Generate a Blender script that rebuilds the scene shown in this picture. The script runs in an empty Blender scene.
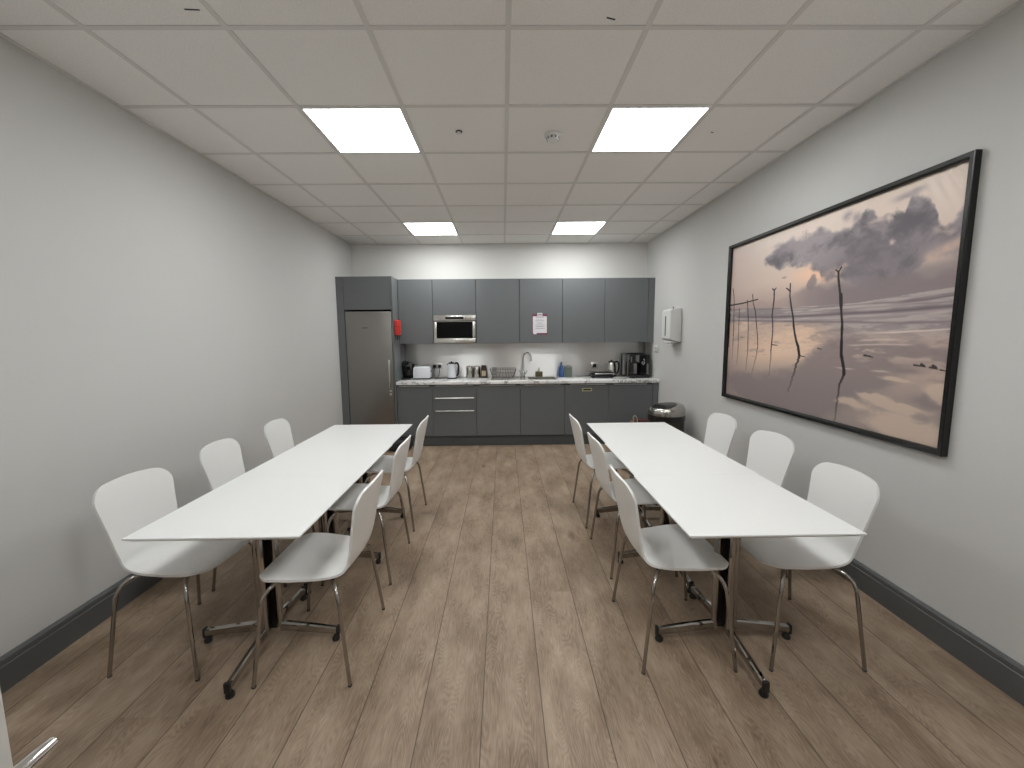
import bpy, bmesh, math, random
import numpy as np
from mathutils import Vector, Matrix, noise as mnoise

random.seed(7)
S = bpy.context.scene
COL = S.collection
PI = math.pi
# ------------------------------------------------------------------ room size (metres)
XL, XR, YB, YN, ZC = -2.1655, 2.0941, 6.0169, -0.55, 2.809
GX, GY = 0.0357, 1.8965          # a ceiling grid node

def s2l(c):
    return tuple(((v/255)/12.92 if v/255 <= .04045 else ((v/255+.055)/1.055)**2.4) for v in c)

# ------------------------------------------------------------------ materials
class NT:
    def __init__(s, name):
        s.m = bpy.data.materials.new(name); s.m.use_nodes = True
        s.t = s.m.node_tree; s.b = s.t.nodes['Principled BSDF']
    def n(s, typ, ins=None, **kw):
        nd = s.t.nodes.new(typ)
        for k, v in kw.items(): setattr(nd, k, v)
        for k, v in (ins or {}).items(): s.set(nd.inputs[k], v)
        return nd
    def set(s, sock, v):
        if isinstance(v, bpy.types.NodeSocket): s.t.links.new(v, sock)
        else: sock.default_value = v
    def math(s, op, a, b=0.0, c=0.0, clamp=False):
        nd = s.t.nodes.new('ShaderNodeMath'); nd.operation = op; nd.use_clamp = clamp
        s.set(nd.inputs[0], a); s.set(nd.inputs[1], b); s.set(nd.inputs[2], c)
        return nd.outputs[0]
    def ramp(s, fac, stops, interp='LINEAR'):
        nd = s.t.nodes.new('ShaderNodeValToRGB'); nd.color_ramp.interpolation = interp
        e = nd.color_ramp.elements
        while len(e) < len(stops): e.new(0.5)
        for i, (p, c) in enumerate(stops):
            e[i].position = p; e[i].color = (*c[:3], 1)
        s.set(nd.inputs[0], fac); return nd.outputs[0]
    def mix(s, fac, a, b, mode='MIX'):
        nd = s.t.nodes.new('ShaderNodeMix'); nd.data_type = 'RGBA'; nd.blend_type = mode
        s.set(nd.inputs[0], fac); s.set(nd.inputs[6], a); s.set(nd.inputs[7], b)
        return nd.outputs[2]
    def bump(s, h, strength=.2, dist=.002):
        nd = s.t.nodes.new('ShaderNodeBump'); nd.inputs['Strength'].default_value = strength
        nd.inputs['Distance'].default_value = dist; s.set(nd.inputs['Height'], h)
        s.t.links.new(nd.outputs[0], s.b.inputs['Normal'])
    def coords(s, kind='Object'):
        return s.t.nodes.new('ShaderNodeTexCoord').outputs[kind]

def c4(c): return (*c[:3], 1.0)

def simple(name, rgb, rough=.5, metal=0., spec=.5, bump=0, scale=60, var=0.0, coat=0., trans=0.):
    N = NT(name); N.b.inputs['Base Color'].default_value = c4(rgb)
    N.b.inputs['Roughness'].default_value = rough; N.b.inputs['Metallic'].default_value = metal
    N.b.inputs['Specular IOR Level'].default_value = spec
    N.b.inputs['Coat Weight'].default_value = coat
    if trans: N.b.inputs['Transmission Weight'].default_value = trans
    nz = N.n('ShaderNodeTexNoise', {'Vector': N.coords(), 'Scale': scale, 'Detail': 3.0})
    if var:
        k = N.math('MULTIPLY_ADD', N.math('SUBTRACT', nz.outputs[0], .5), var, 1.0)
        mul = N.n('ShaderNodeVectorMath', operation='SCALE'); mul.inputs[0].default_value = rgb[:3]
        N.set(mul.inputs['Scale'], k); N.set(N.b.inputs['Base Color'], mul.outputs[0])
    if bump: N.bump(nz.outputs[0], bump)
    return N.m

def g(v): return (v, v, v)
M = {}
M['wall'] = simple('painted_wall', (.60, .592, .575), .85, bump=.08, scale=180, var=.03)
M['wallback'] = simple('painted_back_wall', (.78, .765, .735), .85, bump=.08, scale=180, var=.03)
M['baseboard'] = simple('dark_grey_gloss_paint', (.105, .109, .110), .42)
M['white_plastic'] = simple('white_plastic', (.72, .72, .70), .35)
M['white_lam'] = simple('white_laminate', (.86, .86, .85), .32, bump=.02, scale=300)
M['shell'] = simple('white_lacquered_ply', (.82, .812, .795), .38, bump=.02, scale=200)
M['tubeend'] = simple('grey_rubber', g(.05), .7)
M['black_rubber'] = simple('black_rubber', g(.012), .5)
M['black_plastic'] = simple('black_plastic', g(.012), .22)
M['black_matte'] = simple('matte_black', g(.02), .6)
M['black_frame'] = simple('black_frame_paint', g(.006), .25)
M['chrome'] = simple('chrome', (.40, .38, .36), .08, 1.0)
M['chrome_bright'] = simple('bright_chrome', (.78, .78, .78), .1, 1.0)
M['dark_metal'] = simple('dark_metal', (.05, .045, .04), .35, .6)
M['dullchrome'] = simple('smoked_chrome', (.26, .26, .26), .25, 1.0)
M['binlid'] = simple('satin_steel_lid', (.50, .48, .45), .2, 1.0)
M['alu'] = simple('brushed_aluminium', (.72, .70, .68), .28, 1.0)
M['cab'] = simple('grey_matt_cabinet_front', (.139, .148, .152), .40, bump=.02, scale=300)
M['cabside'] = simple('grey_cabinet_carcass', (.145, .154, .158), .45)
M['plinth'] = simple('dark_plinth', (.078, .084, .087), .45)
M['gap'] = simple('shadow_gap_dark', g(.01), .9)
M['glassblack'] = simple('black_glass', g(.003), .12, spec=.15)
M['red'] = simple('red_plastic', (.62, .035, .025), .3)
M['tbar'] = simple('ceiling_grid_paint', (.72, .70, .67), .6)
M['toaster'] = simple('white_metal_toaster', (.74, .76, .80), .3)
M['jarglass'] = simple('greenish_glass', (.33, .40, .36), .15, trans=.55)
M['blue'] = simple('blue_liquid_plastic', (.10, .22, .55), .2, trans=.35)
M['olive'] = simple('olive_soap', (.16, .14, .07), .3)
M['brown'] = simple('brown_coffee', (.06, .022, .012), .3)
M['cream'] = simple('cream_label', (.62, .5, .34), .5)
M['tan'] = simple('tan_paper', (.30, .22, .15), .7)
M['cord'] = simple('cream_cord', (.45, .42, .33), .7)
M['darkred'] = simple('dark_red_cloth', (.10, .035, .03), .8)
M['paper'] = simple('white_paper', (.80, .79, .82), .7)
M['pink'] = simple('magenta_card', (.20, .05, .09), .6)
M['ink'] = simple('grey_ink', (.36, .34, .38), .7)
M['yellow'] = simple('pale_yellow_sticker', (.52, .50, .27), .5)
M['door'] = simple('white_door_paint', (.72, .71, .68), .45)
M['plate'] = simple('grey_glazed_plate', (.60, .60, .58), .25)
M['frost'] = simple('grey_haze_plastic', (.30, .30, .29), .4, trans=.3)

# light panels: the diffuser really gives off the light
N = NT('led_diffuser'); N.b.inputs['Base Color'].default_value = (.9, .9, .9, 1)
N.b.inputs['Emission Color'].default_value = (.955, .985, .985, 1); N.b.inputs['Emission Strength'].default_value = 9.5
M['led'] = N.m

# ceiling tiles: fine mineral-fibre speckle
N = NT('mineral_fibre_tile'); co = N.coords()
a = N.n('ShaderNodeTexNoise', {'Vector': co, 'Scale': 160., 'Detail': 4.}).outputs[0]
b = N.n('ShaderNodeTexNoise', {'Vector': co, 'Scale': 2.2, 'Detail': 2.}).outputs[0]
cc = N.ramp(a, [(.3, (.82, .80, .765)), (.55, (.91, .89, .86)), (.75, (.94, .92, .89))])
cc = N.mix(N.math('MULTIPLY', b, .25), cc, (.86, .84, .81, 1))
N.set(N.b.inputs['Base Color'], cc); N.b.inputs['Roughness'].default_value = .95
N.bump(a, .25, .002); M['tile'] = N.m

# oak plank floor
def floor_material():
    N = NT('oak_plank_floor'); co = N.coords()
    sep = N.n('ShaderNodeSeparateXYZ', {0: co}); X, Y = sep.outputs[0], sep.outputs[1]
    W, L = .2415, 3.9
    cx = N.math('DIVIDE', N.math('ADD', X, .098 + W*20), W)
    ci = N.math('FLOOR', cx); fx = N.math('FRACT', cx)
    wn = N.n('ShaderNodeTexWhiteNoise', noise_dimensions='1D'); N.set(wn.inputs['W'], ci)
    cy = N.math('ADD', N.math('DIVIDE', N.math('ADD', Y, 20.), L), N.math('MULTIPLY', wn.outputs[0], 7.3))
    ri = N.math('FLOOR', cy); fy = N.math('FRACT', cy)
    idv = N.n('ShaderNodeCombineXYZ', {0: ci, 1: ri})
    wn2 = N.n('ShaderNodeTexWhiteNoise', noise_dimensions='2D'); N.set(wn2.inputs['Vector'], idv.outputs[0])
    r1 = wn2.outputs[0]; rc = N.n('ShaderNodeSeparateColor', {0: wn2.outputs[1]})
    # grain coordinates: shifted per plank
    ox = N.math('MULTIPLY', rc.outputs[0], 37.); oy = N.math('MULTIPLY', rc.outputs[1], 53.)
    gx = N.math('ADD', X, ox); gy = N.math('ADD', Y, oy)
    v1 = N.n('ShaderNodeCombineXYZ', {0: N.math('MULTIPLY', gx, 7.), 1: N.math('MULTIPLY', gy, 1.1), 2: r1}).outputs[0]
    warp = N.n('ShaderNodeTexNoise', {'Vector': v1, 'Scale': 1.0, 'Detail': 2., 'Roughness': .45}).outputs[0]
    rings = N.math('FRACT', N.math('MULTIPLY', warp, 60.))
    rings = N.math('ABSOLUTE', N.math('SUBTRACT', rings, .5))
    v2 = N.n('ShaderNodeCombineXYZ', {0: N.math('MULTIPLY', gx, 90.), 1: N.math('MULTIPLY', gy, 9.), 2: r1}).outputs[0]
    fine = N.n('ShaderNodeTexNoise', {'Vector': v2, 'Scale': 1.6, 'Detail': 5., 'Roughness': .65}).outputs[0]
    v3 = N.n('ShaderNodeCombineXYZ', {0: N.math('MULTIPLY', gx, 6.), 1: N.math('MULTIPLY', gy, 2.4), 2: r1}).outputs[0]
    blot = N.n('ShaderNodeTexNoise', {'Vector': v3, 'Scale': 1.3, 'Detail': 4., 'Roughness': .6}).outputs[0]
    v4 = N.n('ShaderNodeCombineXYZ', {0: N.math('MULTIPLY', gx, 4.2), 1: N.math('MULTIPLY', gy, 1.5), 2: r1}).outputs[0]
    kn = N.n('ShaderNodeTexVoronoi', {'Vector': v4, 'Scale': .75}); knot = N.math('SUBTRACT', 1., N.math('MULTIPLY', kn.outputs[0], 9.), clamp=True)
    t = N.math('MULTIPLY_ADD', N.math('SUBTRACT', fine, .5), .58, .5)
    t = N.math('ADD', t, N.math('MULTIPLY', N.math('SUBTRACT', blot, .5), .95))
    t = N.math('ADD', t, N.math('MULTIPLY', N.math('SUBTRACT', rings, .25), .30))
    t = N.math('ADD', t, N.math('MULTIPLY', N.math('SUBTRACT', r1, .5), .07))
    t = N.math('SUBTRACT', t, N.math('MULTIPLY', knot, .35))
    col = N.ramp(t, [(.12, s2l((97, 80, 65))), (.38, s2l((137, 117, 98))), (.58, s2l((158, 138, 118))), (.85, s2l((182, 163, 143)))])
    hue = N.mix(N.math('MULTIPLY', rc.outputs[2], .10), col, (.24, .175, .12, 1))
    # seams
    ex = N.math('MULTIPLY', N.math('MINIMUM', fx, N.math('SUBTRACT', 1., fx)), W)
    ey = N.math('MULTIPLY', N.math('MINIMUM', fy, N.math('SUBTRACT', 1., fy)), L)
    e = N.math('MINIMUM', ex, ey)
    e = N.math('MINIMUM', ex, N.math('MULTIPLY_ADD', ey, 2.0, .0018))
    seam = N.math('SUBTRACT', 1., N.math('DIVIDE', e, .0030), clamp=True)
    col = N.mix(N.math('MULTIPLY', seam, .92), hue, (.03, .022, .017, 1))
    N.set(N.b.inputs['Base Color'], col)
    N.set(N.b.inputs['Roughness'], N.math('MULTIPLY_ADD', fine, .2, .42))
    N.b.inputs['Specular IOR Level'].default_value = .35
    h = N.math('SUBTRACT', N.math('MULTIPLY', fine, .2), seam)
    N.bump(h, .25, .0015)
    return N.m
M['floor'] = floor_material()

# marble worktop
N = NT('veined_marble_laminate'); co = N.coords()
w = N.n('ShaderNodeTexNoise', {'Vector': co, 'Scale': 2.4, 'Detail': 6., 'Roughness': .6})
vv = N.n('ShaderNodeVectorMath', operation='MULTIPLY_ADD'); N.set(vv.inputs[0], w.outputs[1]); vv.inputs[1].default_value = (.7, .7, .7); N.set(vv.inputs[2], co)
w2 = N.n('ShaderNodeTexNoise', {'Vector': vv.outputs[0], 'Scale': 3.2, 'Detail': 4.})
vein = N.math('ABSOLUTE', N.math('SUBTRACT', w2.outputs[0], .5))
N.set(N.b.inputs['Base Color'], N.ramp(vein, [(.0, (.30, .28, .27)), (.010, (.50, .49, .48)), (.035, (.82, .81, .80)), (.2, (.93, .92, .91))]))
N.b.inputs['Roughness'].default_value = .22; M['marble'] = N.m

def brushed(name, rgb, rough, aniso, sx, sz, rot=0.0):
    N = NT(name); co = N.coords()
    mp = N.n('ShaderNodeMapping', {0: co}); mp.inputs['Scale'].default_value = (sx, sx, sz)
    nz = N.n('ShaderNodeTexNoise', {'Vector': mp.outputs[0], 'Scale': 1., 'Detail': 3.}).outputs[0]
    N.b.inputs['Base Color'].default_value = c4(rgb); N.b.inputs['Metallic'].default_value = 1.
    N.set(N.b.inputs['Roughness'], N.math('MULTIPLY_ADD', nz, .1, rough-.05))
    if aniso:
        N.b.inputs['Anisotropic'].default_value = aniso
        tg = N.n('ShaderNodeTangent', direction_type='RADIAL', axis='Z'); N.set(N.b.inputs['Tangent'], tg.outputs[0])
        N.b.inputs['Anisotropic Rotation'].default_value = rot
    N.bump(nz, .04, .001)
    return N.m
M['fridge'] = brushed('brushed_steel_fridge', (.30, .285, .27), .38, .0, 8, 300)
M['steel'] = brushed('brushed_steel', (.68, .66, .63), .26, .0, 6, 260)
M['splash'] = brushed('brushed_steel_splashback', (.93, .92, .91), .37, .93, 4, 320, 0.25)

# ------------------------------------------------------------------ mesh helpers
class MB:
    """collects pieces, then links them as ONE mesh object; several materials allowed."""
    def __init__(s): s.bm = bmesh.new(); s.mats = []
    def _mi(s, m):
        if m is None: return 0
        if m not in s.mats: s.mats.append(m)
        return s.mats.index(m)
    def _paint(s, n0, m):
        i = s._mi(m); s.bm.faces.ensure_lookup_table()
        for f in s.bm.faces[n0:]: f.material_index = i
    def box(s, x0, x1, y0, y1, z0, z1, bev=0.0, seg=2, m=None, mat=None):
        t = bmesh.new(); bmesh.ops.create_cube(t, size=1)
        bmesh.ops.scale(t, vec=(abs(x1-x0), abs(y1-y0), abs(z1-z0)), verts=t.verts)
        bmesh.ops.translate(t, vec=((x0+x1)/2, (y0+y1)/2, (z0+z1)/2), verts=t.verts)
        if bev: bmesh.ops.bevel(t, geom=t.edges[:], offset=bev, segments=seg, affect='EDGES', profile=.5)
        s.merge(t, m, mat); return s
    def merge(s, t, m=None, mat=None):
        if mat is not None: bmesh.ops.transform(t, matrix=mat, verts=t.verts)
        i = s._mi(m); vm = {v: s.bm.verts.new(v.co) for v in t.verts}
        for f in t.faces:
            try: nf = s.bm.faces.new([vm[v] for v in f.verts]); nf.material_index = i; nf.smooth = f.smooth
            except ValueError: pass
        t.free()
    def tube(s, pts, r, seg=12, m=None, caps=True, sx=1.0, up=None):
        """tube through pts; r a number or one per point; sx flattens it sideways"""
        P = [Vector(p) for p in pts]; n = len(P); R = r if isinstance(r, (list, tuple)) else [r]*n
        i = s._mi(m); rings = []
        d0 = (P[1]-P[0]).normalized()
        ref = Vector(up) if up else (Vector((0, 0, 1)) if abs(d0.z) < .9 else Vector((1, 0, 0)))
        side = d0.cross(ref).normalized()
        for k in range(n):
            a = P[max(k-1, 0)]; b = P[min(k+1, n-1)]; d = (b-a).normalized()
            side = (side - d*side.dot(d)).normalized(); u = side.cross(d)
            rings.append([s.bm.verts.new(P[k] + (side*math.cos(t)*sx + u*math.sin(t))*R[k]) for t in [2*PI*q/seg for q in range(seg)]])
        for k in range(n-1):
            for q in range(seg):
                f = s.bm.faces.new((rings[k][q], rings[k][(q+1) % seg], rings[k+1][(q+1) % seg], rings[k+1][q]))
                f.smooth = True; f.material_index = i
        if caps:
            for rg in (rings[0][::-1], rings[-1]):
                f = s.bm.faces.new(rg); f.material_index = i
        return s
    def lathe(s, prof, c=(0, 0, 0), seg=32, m=None, sx=1, sy=1, mat=None):
        """prof = [(radius, z)...] turned about z"""
        t = bmesh.new(); rings = []
        for r, z in prof:
            if r < 1e-5: rings.append([t.verts.new((0, 0, z))])
            else: rings.append([t.verts.new((r*sx*math.cos(2*PI*q/seg), r*sy*math.sin(2*PI*q/seg), z)) for q in range(seg)])
        for a, b in zip(rings, rings[1:]):
            for q in range(seg):
                q2 = (q+1) % seg
                vs = [a[q if len(a) > 1 else 0], a[q2 if len(a) > 1 else 0], b[q2 if len(b) > 1 else 0], b[q if len(b) > 1 else 0]]
                vs = list(dict.fromkeys(vs))
                if len(vs) > 2:
                    f = t.faces.new(vs); f.smooth = True
        if len(rings[0]) > 1: t.faces.new(rings[0][::-1])
        if len(rings[-1]) > 1: t.faces.new(rings[-1])
        bmesh.ops.transform(t, matrix=Matrix.Translation(c) @ (mat or Matrix()), verts=t.verts)
        s.merge(t, m); return s
    def prism(s, outline, a0, a1, axis='y', m=None, bev=0.0):
        """outline of 2D points extruded along an axis"""
        t = bmesh.new()
        def P(p, a):
            return {'y': (p[0], a, p[1]), 'x': (a, p[0], p[1]), 'z': (p[0], p[1], a)}[axis]
        A = [t.verts.new(P(p, a0)) for p in outline]; B_ = [t.verts.new(P(p, a1)) for p in outline]
        t.faces.new(A); t.faces.new(B_[::-1]); n = len(A)
        for k in range(n): t.faces.new((A[(k+1) % n], A[k], B_[k], B_[(k+1) % n]))
        bmesh.ops.recalc_face_normals(t, faces=t.faces)
        if bev: bmesh.ops.bevel(t, geom=t.edges[:], offset=bev, segments=2, affect='EDGES', profile=.5)
        s.merge(t, m); return s
    def build(s, name, mat, parent=None, ang=35, loc=None):
        bmesh.ops.recalc_face_normals(s.bm, faces=s.bm.faces)
        for f in s.bm.faces: f.smooth = True
        for e in s.bm.edges:
            if len(e.link_faces) == 2 and e.calc_face_angle(0) > math.radians(ang): e.smooth = False
        me = bpy.data.meshes.new(name)
        if loc: bmesh.ops.translate(s.bm, vec=-Vector(loc), verts=s.bm.verts)
        s.bm.to_mesh(me); s.bm.free()
        if s.mats and s.mats[0] is not None or len(s.mats) > 1:
            for m in s.mats: me.materials.append(M[m] if m else mat)
        else: me.materials.append(mat)
        o = bpy.data.objects.new(name, me); COL.objects.link(o)
        if loc: o.location = loc
        if parent: o.parent = parent
        return o

def thing(name, label, cat, loc=(0, 0, 0), rz=0.0, group=None):
    o = bpy.data.objects.new(name, None); COL.objects.link(o); o.empty_display_size = .1
    o.location = loc; o.rotation_euler = (0, 0, rz); return tag(o, label, cat, group)
def tag(o, label, cat, group=None, kind=None):
    o['label'] = label; o['category'] = cat
    if group: o['group'] = group
    if kind: o['kind'] = kind
    return o
def struct(o): o['kind'] = 'structure'; return o
def dup(root, loc, rz, label):
    r = root.copy(); COL.objects.link(r); r.location = loc; r.rotation_euler = (0, 0, rz); r['label'] = label
    for ch in list(root.children):
        c = ch.copy(); COL.objects.link(c); c.parent = r
        for gch in ch.children:
            d = gch.copy(); COL.objects.link(d); d.parent = c
    return r

# ------------------------------------------------------------------ setting
def slab(name, mat, *a): return struct(MB().box(*a).build(name, mat))
slab('floor', M['floor'], XL-.1, XR+.1, YN-1.6, YB+.1, -.1, 0)
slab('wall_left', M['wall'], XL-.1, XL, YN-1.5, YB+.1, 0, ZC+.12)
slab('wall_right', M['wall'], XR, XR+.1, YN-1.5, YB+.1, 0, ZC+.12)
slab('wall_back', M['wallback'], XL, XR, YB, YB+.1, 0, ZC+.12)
# near wall with its doorway, and the stub of corridor beyond it
w = MB(); dx0, dx1 = -.705, .30
w.box(XL, dx0-.04, YN-.1, YN, 0, ZC+.12).box(dx1+.04, XR, YN-.1, YN, 0, ZC+.12).box(dx0-.04, dx1+.04, YN-.1, YN, 2.12, ZC+.12)
struct(w.build('wall_near', M['wall']))
slab('wall_corridor', M['wall'], XL, XR, YN-1.5, YN-1.4, 0, ZC+.12)
w = MB(); w.box(dx0-.04, dx0, YN-.11, YN+.012, 0, 2.12, .004).box(dx1, dx1+.04, YN-.11, YN+.012, 0, 2.12, .004).box(dx0-.04, dx1+.04, YN-.11, YN+.012, 2.08, 2.12, .004)
struct(w.build('trim_1', M['door']))

def baseboard(name, side):
    x, d = (XL, 1) if side == 'l' else (XR, -1)
    prof = [(x, 0), (x+d*.018, 0), (x+d*.018, .112), (x+d*.0145, .1145), (x+d*.0145, .118), (x+d*.017, .1205), (x+d*.0165, .138), (x+d*.008, .150), (x, .150)]
    y1 = 5.372 if side == 'l' else 5.44
    struct(MB().prism(prof, YN, y1, 'y').build(name, M['baseboard'], ang=25))
baseboard('baseboard_left', 'l'); baseboard('baseboard_right', 'r')

# ceiling: lay-in tiles on a T-bar grid
xs = [XL] + [GX+.6*i for i in range(-3, 4)] + [XR]
ys = [YN-1.5, YN] + [GY+.6*j for j in range(-4, 7)] + [YB]
ys = sorted(y for y in set(ys))
lights = [(-2, 1), (1, 1), (-2, 5), (1, 5), (-2, -3), (1, -3)]
lit = {(round(GX+.6*i+.3, 3), round(GY+.6*j+.3, 3)) for i, j in lights}
w = MB()
for a, b in zip(xs, xs[1:]):
    for c, d in zip(ys, ys[1:]):
        if d-c < .02: continue
        k = (round((a+b)/2, 3), round((c+d)/2, 3))
        if k in lit:
            w.box(a, b, c, d, ZC+.06, ZC+.10)
        else:
            w.box(a+.004, b-.004, c+.004, d-.004, ZC+.003, ZC+.02, .003, 1)
            w.box(a, b, c, d, ZC+.06, ZC+.10)
ceil_o = struct(w.build('ceiling', M['tile']))
w = MB()
for x in xs[1:-1]: w.box(x-.012, x+.012, YN-1.4, YB, ZC-.001, ZC+.003).box(x-.0015, x+.0015, YN-1.4, YB, ZC+.003, ZC+.03)
for j in range(-4, 7): w.box(XL, XR, GY+.6*j-.012, GY+.6*j+.012, ZC-.0012, ZC+.0028)
struct(w.build('trim_2', M['tbar']))
w = MB(); q = .02
w.box(XL, XL+q, YN, YB, ZC-.002, ZC+.002).box(XR-q, XR, YN, YB, ZC-.002, ZC+.002).box(XL, XR, YB-q, YB, ZC-.002, ZC+.002)
struct(w.build('trim_3', M['tbar']))

LL = {(-2, 1): 'square ceiling light panel above the left tables, nearer of the left pair',
      (1, 1): 'square ceiling light panel above the right tables, nearer of the right pair',
      (-2, 5): 'square ceiling light panel in front of the microwave side of the kitchen, far left',
      (1, 5): 'square ceiling light panel in front of the sink side of the kitchen, far right',
      (-2, -3): 'square ceiling light panel out of view overhead, left of the doorway',
      (1, -3): 'square ceiling light panel out of view overhead, right of the doorway'}
for i, j in lights:
    cx, cy = GX+.6*i+.3, GY+.6*j+.3
    t = thing('ceiling_light', LL[(i, j)], 'ceiling light', (cx, cy, ZC), 0, 'square LED ceiling panels')
    f = MB(); h, k = .292, .278
    f.box(-h, h, -h, -k, -.003, .012, .001, 1).box(-h, h, k, h, -.003, .012, .001, 1).box(-h, -k, -k, k, -.003, .012, .001, 1).box(k, h, -k, k, -.003, .012, .001, 1)
    f.box(-h, h, -h, h, .012, .03)
    f.build('frame', M['white_plastic'], t)
    MB().box(-k, k, -k, k, .001, .010).build('diffuser', M['led'], t)

# small fittings and marks on the tiles
t = thing('smoke_detector', 'small white round smoke detector on the ceiling between the two nearer light panels', 'smoke detector', (.343, 2.836, ZC+.003))
MB().lathe([(.0, 0), (.058, 0), (.058, -.012), (.050, -.016)], seg=32).build('base', M['white_plastic'], t)
h = MB().lathe([(.046, -.014), (.046, -.02), (.038, -.036), (.022, -.044), (.0, -.045)], seg=32).build('sensing_head', M['white_plastic'], t)
v = MB()
for k in range(10):
    a = 2*PI*k/10; v.box(-.004, .004, -.0015, .0015, -.006, .006, mat=Matrix.Translation((.043*math.cos(a), .043*math.sin(a), -.027)) @ Matrix.Rotation(a+PI/2, 4, 'Z'))
v.build('vent_slots', M['black_matte'], h)
t = thing('ceiling_sensor', 'tiny white dome sensor on the ceiling tile right of the nearer left light', 'sensor', (-.272, 2.792, ZC+.003))
MB().lathe([(.0, 0), (.022, 0), (.022, -.004), (.018, -.005)], seg=24).build('bezel', M['dark_metal'], t)
MB().lathe([(.014, -.004), (.013, -.012), (.007, -.018), (0, -.019)], seg=24).build('dome', M['white_plastic'], t)
for x, y, l, r in ((-1.238, 1.804, .03, .05), (.465, 1.851, .02, .3), (1.388, 2.816, .012, .5)):
    o = MB().box(-l, l, -.004, .004, -.0006, .001, .0004, 1).build('tile_scuff', M['black_matte'], ceil_o); o.location = (x, y, ZC+.003); o.rotation_euler = (0, 0, r)

# ------------------------------------------------------------------ open door by the camera
t = thing('door_1', 'x', 'x'); del t['label']; del t['category']; struct(t)
fx, ye = -.66, .491
MB().box(fx-.044, fx, ye-.93, ye, .008, 2.06, .002, 1).build('door_leaf', M['door'], t)
hz0 = .962
hb = MB().box(fx, fx+.009, .417, .469, hz0-.028, hz0+.026, .003)
hb.tube([(fx+.008, .443, hz0), (fx+.03, .443, hz0), (fx+.052, .443, hz0)], .0115, 20)
hb.tube([(fx+.054, .492, hz0+.001), (fx+.0545, .47, hz0+.002), (fx+.055, .44, hz0+.002), (fx+.055, .38, hz0+.001), (fx+.052, .32, hz0-.002)], [.0085, .0105, .012, .011, .010], 20, sx=.85)
hb.build('door_handle', M['chrome_bright'], t)

# ------------------------------------------------------------------ chairs
def smooth_curve(ctrl, n):
    """Catmull-Rom through control points"""
    P = [Vector(c) for c in ctrl]; P = [P[0]*2-P[1]] + P + [P[-1]*2-P[-2]]; out = []
    segs = len(P)-3
    for k in range(n+1):
        u = k/n*segs; i = min(int(u), segs-1); t = u-i; a, b, c, d = P[i:i+4]
        out.append(.5*((2*b)+(c-a)*t+(2*a-5*b+4*c-d)*t*t+(3*b-a-3*c+d)*t**3))
    return out

def shell_mesh():
    prof = smooth_curve([(.214, 0, .441), (.190, 0, .4505), (.13, 0, .4555), (.04, 0, .452), (-.06, 0, .447), (-.125, 0, .449), (-.170, 0, .463), (-.201, 0, .495), (-.219, 0, .545), (-.235, 0, .62), (-.252, 0, .695), (-.269, 0, .770), (-.285, 0, .844)], 240)
    L = [0]
    for a, b in zip(prof, prof[1:]): L.append(L[-1]+(b-a).length)
    tot = L[-1]
    def at(s):
        s = max(0, min(tot, s)); import bisect
        k = min(max(bisect.bisect_left(L, s), 1), len(L)-1); f = (s-L[k-1])/(L[k]-L[k-1])
        p = prof[k-1].lerp(prof[k], f); d = (prof[k]-prof[k-1]).normalized(); return p, Vector((d.z, 0, -d.x))
    keys = [(0, .200), (.06, .210), (.16, .209), (.27, .192), (.36, .172), (.44, .160), (.60, .178), (.72, .194), (.80, .203), (tot, .206)]
    def W(s):
        for (a, wa), (b, wb) in zip(keys, keys[1:]):
            if s <= b:
                t = (s-a)/(b-a); return wa+(wb-wa)*t
        return keys[-1][1]
    r0, r1 = .080, .080
    def half(s):
        w_ = W(s)
        if s < r0: w_ = w_-r0+math.sqrt(max(0, r0*r0-(r0-s)**2))
        if s > tot-r1: w_ = w_-r1+math.sqrt(max(0, r1*r1-(s-tot+r1)**2))
        return w_
    ss = [r0*(1-math.cos(k/10*PI/2)) for k in range(10)]
    ss += [r0+(tot-r0-r1)*k/40 for k in range(41)]
    ss += [tot-r1+r1*math.sin(k/12*PI/2) for k in range(1, 13)]
    NU = 20; bm = bmesh.new(); T = []; Bt = []; th = .0055
    for s in ss:
        hw = half(s); rt, rb = [], []
        back = max(0, min(1, (s/tot-.42)/.18)); back = back*back*(3-2*back)
        for k in range(NU+1):
            u = -1+2*k/NU; y = hw*u
            f = (y/.21)**2
            # the top edge arches, the front edge bows
            s2 = s - back*.026*f*max(0, (s-.5*tot)/(.5*tot))**2 + (1-back)*.014*f*max(0, 1-s/(.35*tot))**2
            p, n = at(s2)
            lift = back*.030*f + (1-back)*.006*f
            p = p + Vector((0, y, 0)) + n*(-lift if False else 0)
            p.x += back*.030*f; p.z += (1-back)*.008*f
            rt.append(bm.verts.new(p-n*th)); rb.append(bm.verts.new(p+n*th))
        T.append(rt); Bt.append(rb)
    for G_ in (T, Bt):
        for a, b in zip(G_, G_[1:]):
            for k in range(NU): bm.faces.new((a[k], a[k+1], b[k+1], b[k]))
    n = len(ss)
    for k in range(NU):
        bm.faces.new((T[0][k], T[0][k+1], Bt[0][k+1], Bt[0][k])); bm.faces.new((T[-1][k], T[-1][k+1], Bt[-1][k+1], Bt[-1][k]))
    for i in range(n-1):
        for c in (0, NU): bm.faces.new((T[i][c], T[i+1][c], Bt[i+1][c], Bt[i][c]))
    mb = MB(); mb.bm.free(); mb.bm = bm; return mb

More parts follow.
